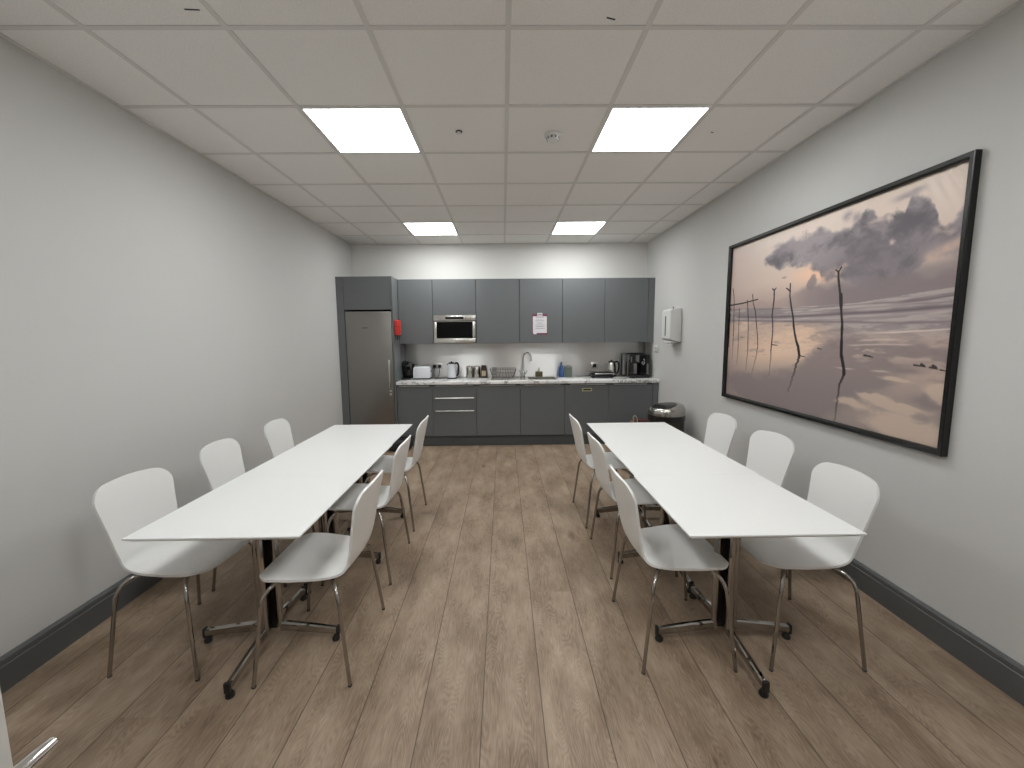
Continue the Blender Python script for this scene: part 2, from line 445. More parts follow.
def arc_path(pts, rad, n=7):
    """poly-line with its inner corners rounded"""
    P = [Vector(p) for p in pts]; out = [P[0]]
    for a, b, c in zip(P, P[1:], P[2:]):
        r = min(rad, (a-b).length*.48, (c-b).length*.48)
        p0 = b+(a-b).normalized()*r; p1 = b+(c-b).normalized()*r
        for k in range(n+1):
            t = k/n; out.append(p0*(1-t)**2 + b*2*t*(1-t) + p1*t*t)
    out.append(P[-1]); return out

def make_chair(label):
    t = thing('dining_chair', label, 'chair', group='white moulded dining chairs at the two rows of tables')
    shell_mesh().build('seat_shell', M['shell'], t, ang=50)
    for sx in (1, -1):
        for sy in (1, -1):
            z0 = .4315
            p = arc_path([(sx*.035, sy*.03, z0), (sx*.158, sy*.213, z0-.004 if sx > 0 else z0-.006), (sx*.206, sy*.247, .008)], .085, 9)
            mb = MB().tube(p, .0083, 12)
            lg = mb.build('leg', M['chrome'], t)
            e = Vector((sx*.206, sy*.247, 0))
            MB().tube([e+Vector((0, 0, 0)), e+Vector((-sx*.0005, -sy*.0005, .008))], .0088, 12).build('foot_cap', M['tubeend'], lg)
    m = MB().lathe([(0, .424), (.075, .424), (.078, .427), (.078, .437), (0, .437)], seg=28)
    for sx in (1, -1):
        for sy in (1, -1): m.lathe([(0, .430), (.013, .430), (.013, .446), (0, .446)], (sx*.115, sy*.14, 0), 12)
    m.build('mounting_plate', M['dark_metal'], t)
    return t

chairs = [  # x, y, rotation, label
    (-1.548, 1.907, -4, 'white chair with chrome legs nearest the camera on the wall side of the left tables'),
    (-1.555, 2.55, 4, 'white chair in the middle of the wall side of the left tables'),
    (-1.550, 3.195, 4, 'white chair furthest from the camera on the wall side of the left tables'),
    (-.882, 1.850, 180, 'white chair nearest the camera on the aisle side of the left tables'),
    (-.905, 2.570, 180, 'white chair in the middle of the aisle side of the left tables'),
    (-.910, 3.245, 180, 'white chair nearest the kitchen on the aisle side of the left tables'),
    (.815, 1.888, 0, 'white chair nearest the camera on the aisle side of the right tables'),
    (.850, 2.600, 2, 'white chair in the middle of the aisle side of the right tables'),
    (.832, 3.262, 2, 'white chair nearest the kitchen on the aisle side of the right tables'),
    (1.394, 1.884, 178.5, 'white chair nearest the camera on the wall side of the right tables, below the picture'),
    (1.510, 2.565, 184, 'white chair in the middle of the wall side of the right tables'),
    (1.522, 3.205, 182, 'white chair furthest from the camera on the wall side of the right tables'),
]
c0 = None
for x, y, a, lab in chairs:
    if c0 is None:
        c0 = make_chair(lab); c0.location = (x, y, 0); c0.rotation_euler = (0, 0, math.radians(a))
    else: dup(c0, (x, y, 0), math.radians(a), lab)

# ------------------------------------------------------------------ tables
TW, TD, TZ = .696, .6835, .715
def make_table(label):
    t = thing('dining_table', label, 'table', group='white cafe tables pushed together in two rows')
    a, b = TW/2, TD/2-.0002
    # top with an undercut, bevelled edge
    bm = bmesh.new()
    lay = [(a-.0006, b-.0004, TZ), (a, b, TZ-.0008), (a, b, TZ-.006), (a-.022, b-.022, TZ-.022)]
    R = [[bm.verts.new((sx*x, sy*y, z)) for sx, sy in ((-1, -1), (1, -1), (1, 1), (-1, 1))] for x, y, z in lay]
    bm.faces.new(R[0]); bm.faces.new(R[-1][::-1])
    for p, q_ in zip(R, R[1:]):
        for k in range(4): bm.faces.new((p[k], p[(k+1) % 4], q_[(k+1) % 4], q_[k]))
    mb = MB(); mb.bm.free(); mb.bm = bm; mb.build('tabletop', M['white_lam'], t, ang=20)
    zt = TZ-.022
    u = MB().box(-.20, .20, -.025, .025, zt-.02, zt, .003).box(-.025, .025, -.20, .20, zt-.0205, zt-.0005, .003).lathe([(0, zt-.03), (.10, zt-.03), (.10, zt-.015), (0, zt-.015)], seg=24)
    u.build('top_bracket', M['dark_metal'], t)
    c = MB().box(-.032, .032, -.003, .003, .07, zt-.02).box(-.003, .003, -.032, .032, .07, zt-.02)
    c.build('column_core', M['dark_metal'], t)
    for k in range(4):
        an = k*PI/2; ca, sa = math.cos(an), math.sin(an)
        leg = MB()
        leg.tube([(.046*ca, .046*sa, zt-.012), (.046*ca, .046*sa, .082)], .0165, 16)
        leg.build('column_tube', M['chrome'], t)
        arm = MB(); n = 7; R = []
        for q_ in range(n):
            f = q_/(n-1); r = .050+f*.272
            zc = .082-.030*f**1.2; hh = .024-.006*f; ww = .012
            R.append([arm.bm.verts.new((r*ca-sd*sa, r*sa+sd*ca, zc+dz)) for sd, dz in
                      ((-ww, -hh*.7), (-ww*.7, -hh), (ww*.7, -hh), (ww, -hh*.7), (ww, hh*.7), (ww*.55, hh), (-ww*.55, hh), (-ww, hh*.7))])
        for p, q_ in zip(R, R[1:]):
            for i in range(8): arm.bm.faces.new((p[i], p[(i+1) % 8], q_[(i+1) % 8], q_[i]))
        arm.bm.faces.new(R[0]); arm.bm.faces.new(R[-1][::-1])
        ao = arm.build('base_arm', M['chrome'], t, ang=40)
        e = .326
        ft = MB().box(e-.006, e+.008, -.0135, .0135, .026, .074, .004)
        ft.lathe([(0, .0), (.015, .0), (.018, .004), (.018, .014), (.011, .024), (.009, .034), (0, .034)], (e-.010, 0, 0), 20)
        bmesh.ops.transform(ft.bm, matrix=Matrix.Rotation(an, 4, 'Z'), verts=ft.bm.verts)
        ft.build('foot', M['black_rubber'], ao)
    return t
t0 = None
for sx, cx, y0, dxs in (('left', -1.162, 1.536, (0, -.0, -.006)), ('right', 1.068, 1.494, (0, .008, .018))):
    for k in range(3):
        lab = {0: f'white square table with chrome cross base at the camera end of the {sx} row',
               1: f'white square table in the middle of the {sx} row',
               2: f'white square table at the kitchen end of the {sx} row'}[k]
        p = (cx+dxs[k], y0+TD*(k+.5), 0)
        if t0 is None: t0 = make_table(lab); t0.location = p
        else: dup(t0, p, 0, lab)

# ------------------------------------------------------------------ kitchen
YF = 5.41                        # front face of the base doors
def edge_pull(x0, x1, z, y, parent):
    """slim aluminium lip handle folded over the top edge of a front"""
    prof = [(y+.012, z+.0015), (y-.020, z+.0015), (y-.022, z-.001), (y-.022, z-.009), (y-.019, z-.009), (y-.019, z-.0015), (y+.012, z-.0012)]
    return MB().prism(prof, x0, x1, 'x').build('handle', M['alu'], parent)

def base_unit(x0, x1, label, drawers=False, pull=None, name='base_cabinet', top=.846):
    t = thing(name, label, 'kitchen cabinet', ((x0+x1)/2, 5.7, 0), 0, 'grey base cabinets under the worktop')
    ox = (x0+x1)/2
    def P(mb, nm, mat, par=t, ang=35):
        bmesh.ops.translate(mb.bm, vec=(-ox, -5.7, 0), verts=mb.bm.verts); return mb.build(nm, mat, par, ang)
    # carcass box with open shadow gap behind the fronts
    P(MB().box(x0+.001, x1-.001, YF+.021, 5.985, .142, top, .001, 1), 'body', M['gap'])
    gp = .0022
    zs = [(.145, .8345)] if not drawers else [(.145, .4925), (.498, .668), (.6735, .8345)]
    for a, b in zs:
        nm = 'drawer' if drawers else 'door'
        d = P(MB().box(x0+gp, x1-gp, YF, YF+.019, a, b, .0012, 1), nm, M['cab'])
        px = pull or (x0+.06, x1-.06)
        mb = MB(); z = b; y = YF
        prof = [(y+.019, z+.0018), (y-.018, z+.0018), (y-.0205, z-.001), (y-.0205, z-.0065), (y-.0175, z-.0065), (y-.0175, z-.0012), (y+.019, z+.0002)]
        mb.prism(prof, px[0], px[1], 'x'); P(mb, 'handle', M['alu'], d)
    return t, P
BX = [-1.433, -.959, -.369, .225, .824, 1.418, 2.017]
base_unit(BX[0], BX[1], 'grey base cabinet beside the fridge, below the pod machine and toaster', pull=(-1.40, -1.0))
base_unit(BX[1], BX[2], 'grey base cabinet with three drawers and metal edge pulls', True, pull=(-.92, -.40), name='drawer_cabinet')
base_unit(BX[2], BX[3], 'grey base cabinet below the dish rack, right of the drawers', pull=(-.31, .16))
base_unit(BX[3], BX[4], 'grey base cabinet below the sink bowl', pull=(.28, .76), top=.70)
t, P = base_unit(BX[4], BX[5], 'grey base cabinet door with a small yellow edged sticker', pull=(.90, 1.37))
P(MB().box(1.057, 1.192, YF-.0015, YF+.0005, .740, .784), 'sticker', M['yellow'])
P(MB().box(1.072, 1.178, YF-.0022, YF-.0012, .752, .772), 'sticker_panel', M['dark_metal'])
t, P = base_unit(BX[5], BX[6], 'grey base cabinet at the right end of the run beside the bin', pull=(1.48, 1.93))
P(MB().box(BX[6]+.0022, XR-.001, YF, YF+.019, .145, .842, .0012, 1), 'filler_panel', M['cab'])
tag(MB().box(-1.433, XR-.001, 5.448, 5.466, .001, .1415, .001, 1).build('plinth', M['plinth']), 'dark grey kickboard running along the floor under the base cabinets', 'plinth')

# worktop with the sink cut out (four slabs round the bowl, one mesh)
wx0, wx1, wz0, wz1 = -1.432, XR-.0015, .850, .890
sx0, sx1, sy0, sy1 = .34, .735, 5.53, 5.86
w = MB(); w.box(wx0, sx0, 5.385, 5.999, wz0, wz1, .002).box(sx1, wx1, 5.385, 5.999, wz0, wz1, .002).box(sx0-.01, sx1+.01, 5.385, sy0, wz0, wz1, .002).box(sx0-.01, sx1+.01, sy1, 5.999, wz0, wz1, .002)
tag(w.build('worktop', M['marble']), 'white marble effect worktop with grey veins along the back wall', 'worktop')
tag(MB().box(-1.432, XR-.001, 6.003, YB-.0005, .891, 1.385, .0005, 1).build('splashback', M['splash']), 'brushed metal splashback panel between worktop and wall cabinets', 'splashback')

# sink: drainer and bowl
t = thing('kitchen_sink', 'stainless steel inset sink with drainer, set in the marble worktop', 'sink', (.27, 5.72, .89))
d = MB(); ox, oy, oz = .27, 5.72, .89
def W_(a, b, c, d_, e, f): return (a-ox, b-ox, c-oy, d_-oy, e-oz, f-oz)
d.box(*W_(-.22, sx0, 5.50, 5.94, .8903, .8935), .001, 1).box(*W_(sx1, .76, 5.50, 5.94, .8903, .8935), .001, 1).box(*W_(sx0, sx1, 5.50, sy0, .8903, .8935)).box(*W_(sx0, sx1, sy1, 5.94, .8903, .8935))
d.build('rim', M['steel'], t)
r = MB()
for k in range(9): r.box(*W_(-.18, .22, 5.56+k*.035, 5.572+k*.035, .893, .8965), .001, 1)
r.build('drainer_ribs', M['steel'], t)
b = MB(); b.box(*W_(sx0+.001, sx0+.006, sy0+.001, sy1-.001, .72, .892)).box(*W_(sx1-.006, sx1-.001, sy0+.001, sy1-.001, .72, .892)).box(*W_(sx0+.001, sx1-.001, sy0+.001, sy0+.006, .72, .892)).box(*W_(sx0+.001, sx1-.001, sy1-.006, sy1-.001, .72, .892)).box(*W_(sx0+.001, sx1-.001, sy0+.001, sy1-.001, .716, .722))
b.build('bowl', M['steel'], t)
# tap
t = thing('kitchen_tap', 'tall chrome swan neck mixer tap with two levers behind the sink', 'tap', (.290, 5.885, .8937))
MB().lathe([(0, 0), (.028, 0), (.028, .008), (.021, .014), (.021, .075), (.017, .085), (0, .085)], seg=24).build('base', M['chrome_bright'], t)
pts = [(0, 0, .08), (0, 0, .20), (0, 0, .272)]
for k in range(1, 13):
    a = PI*k/12; pts.append((.055-.055*math.cos(a), -.02*k/12, .272+.080*math.sin(a)))
pts += [(.112, -.022, .245)]
MB().tube(pts, .0125, 16).lathe([(0, 0), (.0145, 0), (.0145, .02), (0, .02)], (.112, -.022, .232), 16).build('spout', M['chrome_bright'], t)
for s in (-1, 1):
    MB().tube([(s*.018, 0, .055), (s*.045, 0, .055)], .012, 14).tube([(s*.043, 0, .055), (s*.052, -.01, .085), (s*.056, -.012, .105)], [.007, .006, .005], 10).build('lever', M['chrome_bright'], t)

# wall cabinets
UY, UZ0, UZ1 = 5.65, 1.392, 2.266
UX = [-1.433, -.961, -.369, .231, .822, 1.405, 2.008]
def wall_unit(x0, x1, label, z0=UZ0, filler=None):
    ox = (x0+x1)/2; t = thing('wall_cabinet', label, 'kitchen cabinet', (ox, 5.83, UZ0), 0, 'grey wall cabinets above the worktop')
    def P(mb, nm, mat, par=t):
        bmesh.ops.translate(mb.bm, vec=(-ox, -5.83, -UZ0), verts=mb.bm.verts); return mb.build(nm, mat, par)
    P(MB().box(x0+.0008, x1-.0008, UY+.021, YB-.001, z0 if z0 == UZ0 else z0, UZ1-.002, .001, 1), 'body', M['cabside'])
    P(MB().box(x0+.003, x1-.003, UY, UY+.019, z0+.001, UZ1, .0012, 1), 'door', M['cab'])
    P(MB().box(x0+.0006, x1-.0006, UY+.017, UY+.0208, z0+.002, UZ1-.003), 'gap_shade', M['gap'])  # near-black sheet behind the door, paints the shade in the joints
    if filler: P(MB().box(x1+.002, XR-.001, UY, UY+.019, UZ0, UZ1, .0012, 1).box(XR-.02, XR-.001, UY+.019, YB-.001, UZ0, UZ1), 'filler_panel', M['cab'])
    return t
wall_unit(UX[0], UX[1], 'grey wall cabinet next to the tall fridge housing')
wall_unit(UX[1], UX[2], 'short grey wall cabinet directly above the microwave', z0=1.782)
wall_unit(UX[2], UX[3], 'grey wall cabinet right of the microwave, above the dish rack')
wall_unit(UX[3], UX[4], 'grey wall cabinet with the paper notice on its door')
wall_unit(UX[4], UX[5], 'grey wall cabinet right of the one with the notice')
wall_unit(UX[5], UX[6], 'grey wall cabinet at the right end beside the wall', filler=True)

# notice on the cabinet door
t = thing('notice', 'white printed notice in a magenta holder on the grey cabinet door', 'notice', (.510, UY-.003, 1.655))
MB().box(-.105, .105, -.0005, .0015, -.150, .130).build('backing_card', M['pink'], t)
pp = MB().box(-.096, .096, -.0015, -.0007, -.128, .100)
pp.box(-.034, .034, -.0016, -.0006, .104, .146); pp.box(-.09, -.045, -.0013, -.0006, -.145, -.120)
pp.build('paper', M['paper'], t)
tx = MB(); random.seed(3)
for k, z in enumerate((.088, .082, .06, .042, .036, .012, .006, -.012, -.03, -.036, -.042, -.062, -.068)):
    hw = random.uniform(.04, .075); tx.box(-hw, hw, -.0022, -.0014, z-.0018, z+.0018)
tx.box(-.026, .026, -.0022, -.0014, .112, .136)
tx.build('printed_lines', M['ink'], t)

# microwave
t = thing('microwave', 'built-in stainless steel microwave with black glass between wall cabinets', 'microwave', (-.665, UY, UZ0))
mx0, mx1 = -.955+.665, -.375+.665
MB().box(mx0, mx1, .01, .33, .002, .386, .002).build('body', M['dark_metal'], t)
MB().box(mx0, mx1, -.016, .01, .312, .387, .004).build('control_panel', M['steel'], t)
MB().box(-.125, .125, -.0185, -.015, .334, .364, .001).build('display', M['glassblack'], t)
k = MB()
for x in (.155, .215, .222, .228): k.lathe([(0, 0), (.006, 0), (.006, .004), (0, .004)], (x, -.0155, .349), 12, mat=Matrix.Rotation(PI/2, 4, 'X'))
for x in (-.15, -.19): k.box(x-.004, x+.004, -.0185, -.0155, .336, .342)
k.build('buttons', M['dark_metal'], t)
fr = MB(); a0, a1, b0, b1 = mx0+.005, mx1-.005, .006, .304
fr.box(a0, a1, -.016, .01, b0, .072, .003).box(a0, a1, -.016, .01, .298, b1).box(a0, a0+.038, -.016, .01, .070, .30, .002).box(a1-.038, a1, -.016, .01, .070, .30, .002)
dr = fr.build('door', M['steel'], t)
MB().box(a0+.034, a1-.034, -.010, .008, .066, .300).build('window', M['glassblack'], dr)

# tall housing with fridge
t = thing('tall_cabinet', 'tall grey cabinet housing around the fridge in the left corner', 'kitchen cabinet', (-1.80, 5.70, 0))
ox, oy = -1.80, 5.70
def Q(mb, nm, mat, par=t):
    bmesh.ops.translate(mb.bm, vec=(-ox, -oy, 0), verts=mb.bm.verts); return mb.build(nm, mat, par)
Q(MB().box(-1.455, -1.4355, 5.385, YB-.001, .0, 2.273, .001, 1), 'side_panel', M['cabside'])
Q(MB().box(XL+.001, -2.070, 5.39, 5.409, .0, 2.273, .001, 1).box(-2.088, -2.070, 5.409, YB-.001, 0, 2.273), 'filler_panel', M['cab'])
Q(MB().box(-2.068, -1.457, 5.409, YB-.001, 1.845, 2.270), 'body', M['gap'])
Q(MB().box(-2.066, -1.459, 5.389, 5.408, 1.848, 2.273, .0012, 1), 'door', M['cab'])
t = thing('fridge', 'tall brushed steel fridge door with vertical bar handle in the corner', 'fridge', (-1.762, 5.70, 0))
ox = -1.762
Q(MB().box(-2.064, -1.460, 5.45, 5.97, .02, 1.828), 'body', M['gap'], t)
dr = Q(MB().box(-2.062, -1.462, 5.388, 5.445, .075, 1.826, .006, 3), 'door', M['fridge'], t)
Q(MB().box(-1.512, -1.498, 5.346, 5.362, .815, 1.195, .004).box(-1.510, -1.500, 5.36, 5.39, .835, .850).box(-1.510, -1.500, 5.36, 5.39, 1.160, 1.175), 'handle', M['alu'], dr)
Q(MB().box(-1.845, -1.775, 5.3865, 5.389, 1.607, 1.616), 'badge', M['dark_metal'], dr)
Q(MB().box(-1.520, -1.492, 5.3865, 5.389, .715, .745).box(-1.520, -1.492, 5.3865, 5.389, .765, .785), 'small_sticker', M['alu'], dr)

# red box on the housing side
t = thing('fire_blanket_case', 'small red fire blanket case on the side of the tall fridge housing', 'fire blanket', (-1.434, 5.475, 1.51))
MB().box(.0005, .060, -.075, .075, 0, .205, .016, 4).build('case', M['red'], t)
MB().box(.0005, .0612, -.0765, .0765, .113, .117, .001, 1).box(.002, .056, -.07, .07, -.012, .004, .004).build('seam_band', M['black_matte'], t)
for s in (-1, 1): MB().box(.022 if s < 0 else .046, .034 if s < 0 else .058, -.02, -.012, -.06, .0).build('pull_tape', M['black_matte'], t)

# ------------------------------------------------------------------ things on the worktop
ZW = .8902
# pod coffee machine
t = thing('pod_coffee_machine', 'small black pod coffee machine in the corner beside the fridge housing', 'coffee machine', (-1.370, 5.80, ZW))
MB().prism([(-.13, 0), (.12, 0), (.12, .03), (-.13, .024)], -.062, .062, 'x', bev=.006).build('drip_base', M['black_plastic'], t)
MB().prism([(-.04, .03), (.12, .03), (.12, .16), (.10, .215), (.04, .245), (-.06, .24), (-.105, .215), (-.11, .175), (-.06, .155), (-.04, .13)], -.058, .058, 'x', bev=.012).build('body', M['black_plastic'], t)
MB().tube(smooth_curve([(-.045, -.095, .225), (-.03, -.11, .252), (0, -.115, .262), (.03, -.11, .252), (.045, -.095, .225)], 14), .007, 10).build('lever', M['black_plastic'], t)
MB().tube([(0, -.085, .175), (0, -.085, .145)], .012, 12).build('spout', M['black_matte'], t)
MB().lathe([(0, .0), (.042, 0), (.042, .20), (.036, .212), (0, .212)], (.040, .10, .0), 24).build('water_tank', M['black_plastic'], t)
# plate and toaster
t = thing('serving_plate', 'pale oval plate under the white toaster', 'plate', (-1.170, 5.70, ZW))
MB().lathe([(0, 0), (.09, 0), (.095, .004), (.135, .014), (.137, .016), (.13, .016), (.09, .008), (0, .007)], sx=.95, sy=.8, seg=40).build('dish', M['plate'], t)
t = thing('toaster', 'white two slot toaster standing on a pale plate', 'toaster', (-1.146, 5.73, ZW+.0085))
sec = [(-.118, .014), (.118, .014), (.114, .15), (.104, .170), (.085, .177), (-.085, .177), (-.104, .170), (-.114, .15)]
MB().prism(sec, -.078, .078, 'y', bev=.010).build('body', M['toaster'], t, ang=50)
MB().box(-.112, .112, -.07, .07, 0, .016, .003).build('base', M['black_matte'], t)
for y in (-.028, .028): MB().box(-.085, .085, y-.013, y+.013, .174, .179).build('slot', M['black_matte'], t)
MB().box(.117, .134, -.018, .018, .10, .118, .004).build('lever', M['chrome'], t)
MB().lathe([(0, 0), (.013, 0), (.012, .012), (0, .012)], (.1155, 0, .05), 16, mat=Matrix.Rotation(PI/2, 4, 'Y')).build('dial', M['chrome'], t)
cb = MB().tube(smooth_curve([(.140, .21, .15), (.135, .17, .08), (.140, .14, .01), (.135, .10, -.004), (.085, .105, -.004), (.045, .076, 0)], 40), .004, 8)
cb.build('power_cord', M['black_rubber'], t)
# sockets with black plugs
def socket(x, z, label, plugs=2):
    t = thing('wall_socket', label, 'wall socket', (x, 6.0028, z))
    MB().box(-.073 if plugs > 1 else -.043, .073 if plugs > 1 else .043, -.009, 0, -.043, .043, .003).build('face_plate', M['alu'], t)
    for s in ([-1, 1] if plugs > 1 else [0]): MB().box(s*.036-.022, s*.036+.022, -.045, -.0085, -.024, .024, .006).build('plug', M['black_plastic'], t)
    return t
socket(-.975, 1.055, 'double wall socket with black plugs between toaster and white kettle')
socket(1.350, 1.045, 'wall socket with a black plug above the black grill', 1)
# white kettle
t = thing('electric_kettle', 'white electric kettle with black handle and lid, left of the canisters', 'kettle', (-.725, 5.80, ZW))
MB().lathe([(0, 0), (.068, 0), (.072, .004), (.070, .016), (0, .016)], (-.015, 0, 0), 32).build('power_base', M['black_matte'], t)
MB().lathe([(0, .017), (.066, .017), (.068, .03), (.062, .12), (.054, .205), (.050, .214), (0, .214)], (-.015, 0, 0), 36).build('body', M['toaster'], t)
MB().lathe([(.051, .212), (.045, .224), (.028, .234), (.012, .236), (.010, .245), (0, .247)], (-.015, 0, 0), 28).build('lid', M['black_plastic'], t)
MB().tube(smooth_curve([(.028, 0, .215), (.060, 0, .222), (.080, 0, .20), (.083, 0, .14), (.078, 0, .07), (.050, 0, .035)], 24), .013, 14, sx=1.1).build('handle', M['black_plastic'], t)
MB().prism([(-.085, .212), (-.05, .214), (-.05, .17), (-.065, .18)], -.014, .014, 'y', bev=.003).build('spout', M['black_plastic'], t)
cb = MB().tube(smooth_curve([(-.215, .15, .16), (-.205, .10, .09), (-.225, .06, .012), (-.275, 0, .0058), (-.205, -.05, .0058), (-.135, 0, .0058), (-.085, .03, .006)], 40), .004, 8)
cb.build('power_cord', M['black_rubber'], t)
# canisters
for x, lab in ((-.490, 'brushed steel canister, left of two beside the coffee jar'), (-.386, 'brushed steel canister, right of two beside the coffee jar')):
    t = thing('canister', lab, 'canister', (x, 5.87, ZW), 0, 'steel storage canisters')
    MB().lathe([(0, 0), (.046, 0), (.048, .003), (.048, .150), (.046, .153), (0, .153)], seg=36).build('body', M['binlid'], t)
    MB().lathe([(.049, .150), (.049, .168), (.046, .171), (0, .171)], seg=36).lathe([(0, .171), (.008, .171), (.010, .178), (0, .181)], seg=16).build('lid', M['steel'], t)
# coffee jar
t = thing('coffee_jar', 'brown coffee jar with cream label and red lid, right of the canisters', 'jar', (-.283, 5.86, ZW))
MB().box(-.041, .041, -.035, .035, 0, .150, .012, 3).build('body', M['brown'], t)
MB().lathe([(0, .150), (.036, .150), (.036, .178), (.033, .181), (0, .181)], seg=28).build('lid', M['brown'], t)
MB().box(-.030, .030, -.0375, -.0345, .030, .105, .001, 1).build('label_panel', M['cream'], t)
# dish rack
t = thing('dish_rack', 'chrome wire dish rack standing on the sink drainer', 'dish rack', (-.005, 5.80, ZW+.0078))
rk = MB(); r = .0028
def ring(x0, x1, y0, y1, z): return [(x0, y0, z), (x1, y0, z), (x1, y1, z), (x0, y1, z), (x0, y0, z)]
for (a, b, c, d_, z) in ((-.185, .185, -.11, .11, .128), (-.165, .165, -.10, .10, .060), (-.150, .150, -.09, .09, .012)): rk.tube(ring(a, b, c, d_, z), r*1.25, 6)
for k in range(16):
    f = k/15
    for s in (-1, 1): rk.tube([(-.15+.30*f, s*.09, .012), (-.165+.33*f, s*.10, .060), (-.185+.37*f, s*.11, .128)], r*.8, 6)
    rk.tube([(-.15+.30*f, -.09, .012), (-.15+.30*f, .09, .012)], r*.8, 6)
for k in range(7):
    f = k/6
    for s in (-1, 1): rk.tube([(s*.15, -.09+.18*f, .012), (s*.165, -.10+.20*f, .060), (s*.185, -.11+.22*f, .128)], r*.8, 6)
for s in (-1, 1):
    for q_ in (-1, 1): rk.tube([(s*.14, q_*.08, .012), (s*.14, q_*.08, .0)], .004, 8)
rk.build('wire_basket', M['chrome'], t)
cu = MB()
cu.box(-.155, -.150, -.095, -.02, .04, .15).box(-.095, -.090, -.095, -.02, .04, .15).box(-.15, -.095, -.095, -.09, .04, .15).box(-.15, -.095, -.025, -.02, .04, .15).box(-.15, -.095, -.09, -.025, .04, .045)
cu.build('cutlery_holder', M['frost'], t)
# soap dispenser
t = thing('soap_dispenser', 'small olive soap dispenser with pump behind the sink bowl', 'soap dispenser', (.520, 5.91, ZW+.004))
MB().box(-.052, .052, -.028, .028, 0, .075, .008).build('body', M['olive'], t)
MB().tube([(0, 0, .074), (0, 0, .115)], [.016, .012], 16).tube([(0, 0, .114), (0, 0, .128), (0, -.03, .128)], .007, 10).build('pump', M['alu'], t)
# blue bottle
t = thing('detergent_bottle', 'blue washing up liquid bottle beside the glass container', 'bottle', (.842, 5.87, ZW))
MB().lathe([(0, 0), (.034, 0), (.038, .006), (.038, .10), (.034, .13), (.022, .165), (.014, .18), (.013, .188), (0, .188)], sy=.7, seg=28).build('body', M['blue'], t)
MB().lathe([(.016, .186), (.016, .205), (.009, .211), (.007, .222), (0, .224)], seg=20).build('cap', simple('blue_cap', (.05, .1, .3), .4), t)
# glass container
t = thing('glass_container', 'square grey green glass container right of the blue bottle', 'container', (.944, 5.88, ZW))
MB().box(-.052, .052, -.045, .045, 0, .140, .006).build('body', M['jarglass'], t)
MB().box(-.054, .054, -.047, .047, .138, .150, .003).tube([(-.02, 0, .15), (-.02, 0, .165), (.02, 0, .165), (.02, 0, .15)], .004, 8).build('lid', M['frost'], t)
# black grill
t = thing('sandwich_grill', 'low black sandwich grill with a chrome strip on the worktop', 'grill', (1.390, 5.74, ZW))
MB().box(-.155, .150, -.11, .08, .008, .045, .010, 3).build('lower_plate', M['black_plastic'], t)
MB().box(-.155, .150, -.11, .08, .048, .088, .012, 3).build('upper_plate', M['black_plastic'], t)
MB().box(-.11, .145, -.116, -.106, .058, .070, .003).build('chrome_strip', M['chrome_bright'], t)
MB().tube(arc_path([(-.15, -.08, .066), (-.185, -.10, .066), (-.185, -.10, .035), (-.15, -.08, .03)], .015), .008, 10).build('handle', M['black_plastic'], t)
for a in (-.13, .125):
    for b in (-.09, .06): MB().lathe([(0, 0), (.012, 0), (.012, .01), (0, .01)], (a, b, 0), 12).build('foot', M['black_rubber'], t)
# steel kettle
t = thing('steel_kettle', 'stainless steel kettle with black handle between grill and coffee machine', 'kettle', (1.580, 5.90, ZW))
MB().lathe([(0, 0), (.070, 0), (.072, .018), (0, .018)], seg=32).build('power_base', M['black_matte'], t)
MB().lathe([(0, .019), (.066, .019), (.070, .03), (.068, .10), (.058, .18), (.050, .205), (0, .205)], seg=36).build('body', M['steel'], t)
MB().lathe([(.052, .203), (.048, .216), (.02, .228), (.010, .23), (.010, .240), (0, .242)], seg=28).build('lid', M['black_plastic'], t)
MB().tube(smooth_curve([(.04, 0, .20), (.075, -.005, .216), (.100, -.008, .19), (.104, -.008, .12), (.092, -.005, .06), (.064, 0, .04)], 24), .013, 14).build('handle', M['black_plastic'], t)
MB().prism([(-.085, .20), (-.045, .205), (-.045, .15), (-.06, .165)], -.015, .015, 'y', bev=.003).build('spout', M['steel'], t)
# large coffee machine
t = thing('bean_coffee_machine', 'large black bean to cup coffee machine at the right end of the worktop', 'coffee machine', (1.900, 5.79, ZW))
MB().box(-.140, .140, -.05, .19, .012, .330, .012, 3).build('body', M['black_plastic'], t)
MB().box(-.140, .140, -.17, -.05, .205, .325, .010, 3).box(.010, .140, -.165, -.05, .05, .21, .008).box(-.140, -.085, -.165, -.05, .05, .21, .008).build('front_housing', M['black_plastic'], t)
MB().box(-.140, .140, -.19, -.045, .0, .045, .005).build('drip_tray', M['black_plastic'], t)
MB().box(-.130, -.110, -.1765, -.168, .215, .300, .003).build('trim_strip', M['dullchrome'], t)
MB().box(-.060, -.012, -.1765, -.168, .228, .318, .003).build('spout_cover', M['dullchrome'], t)
MB().box(-.078, -.030, -.150, -.130, .045, .206, .006).build('dispensing_spout', M['dullchrome'], t)
MB().box(.096, .128, -.172, -.163, .050, .200, .004).build('trim_strip', M['dullchrome'], t)
MB().box(.008, .090, -.1735, -.168, .060, .315, .003).build('control_panel', M['glassblack'], t)
ic = MB()
for x, z in ((.055, .262), (.062, .250), (.040, .222), (.062, .222), (.030, .205), (.062, .205), (.050, .190)): ic.box(x-.006, x+.006, -.1750, -.1732, z-.0045, z+.0045)
ic.build('icons', M['paper'], t)
MB().box(-.09, .10, -.03, .16, .330, .340, .003).build('hopper_lid', M['dark_metal'], t)

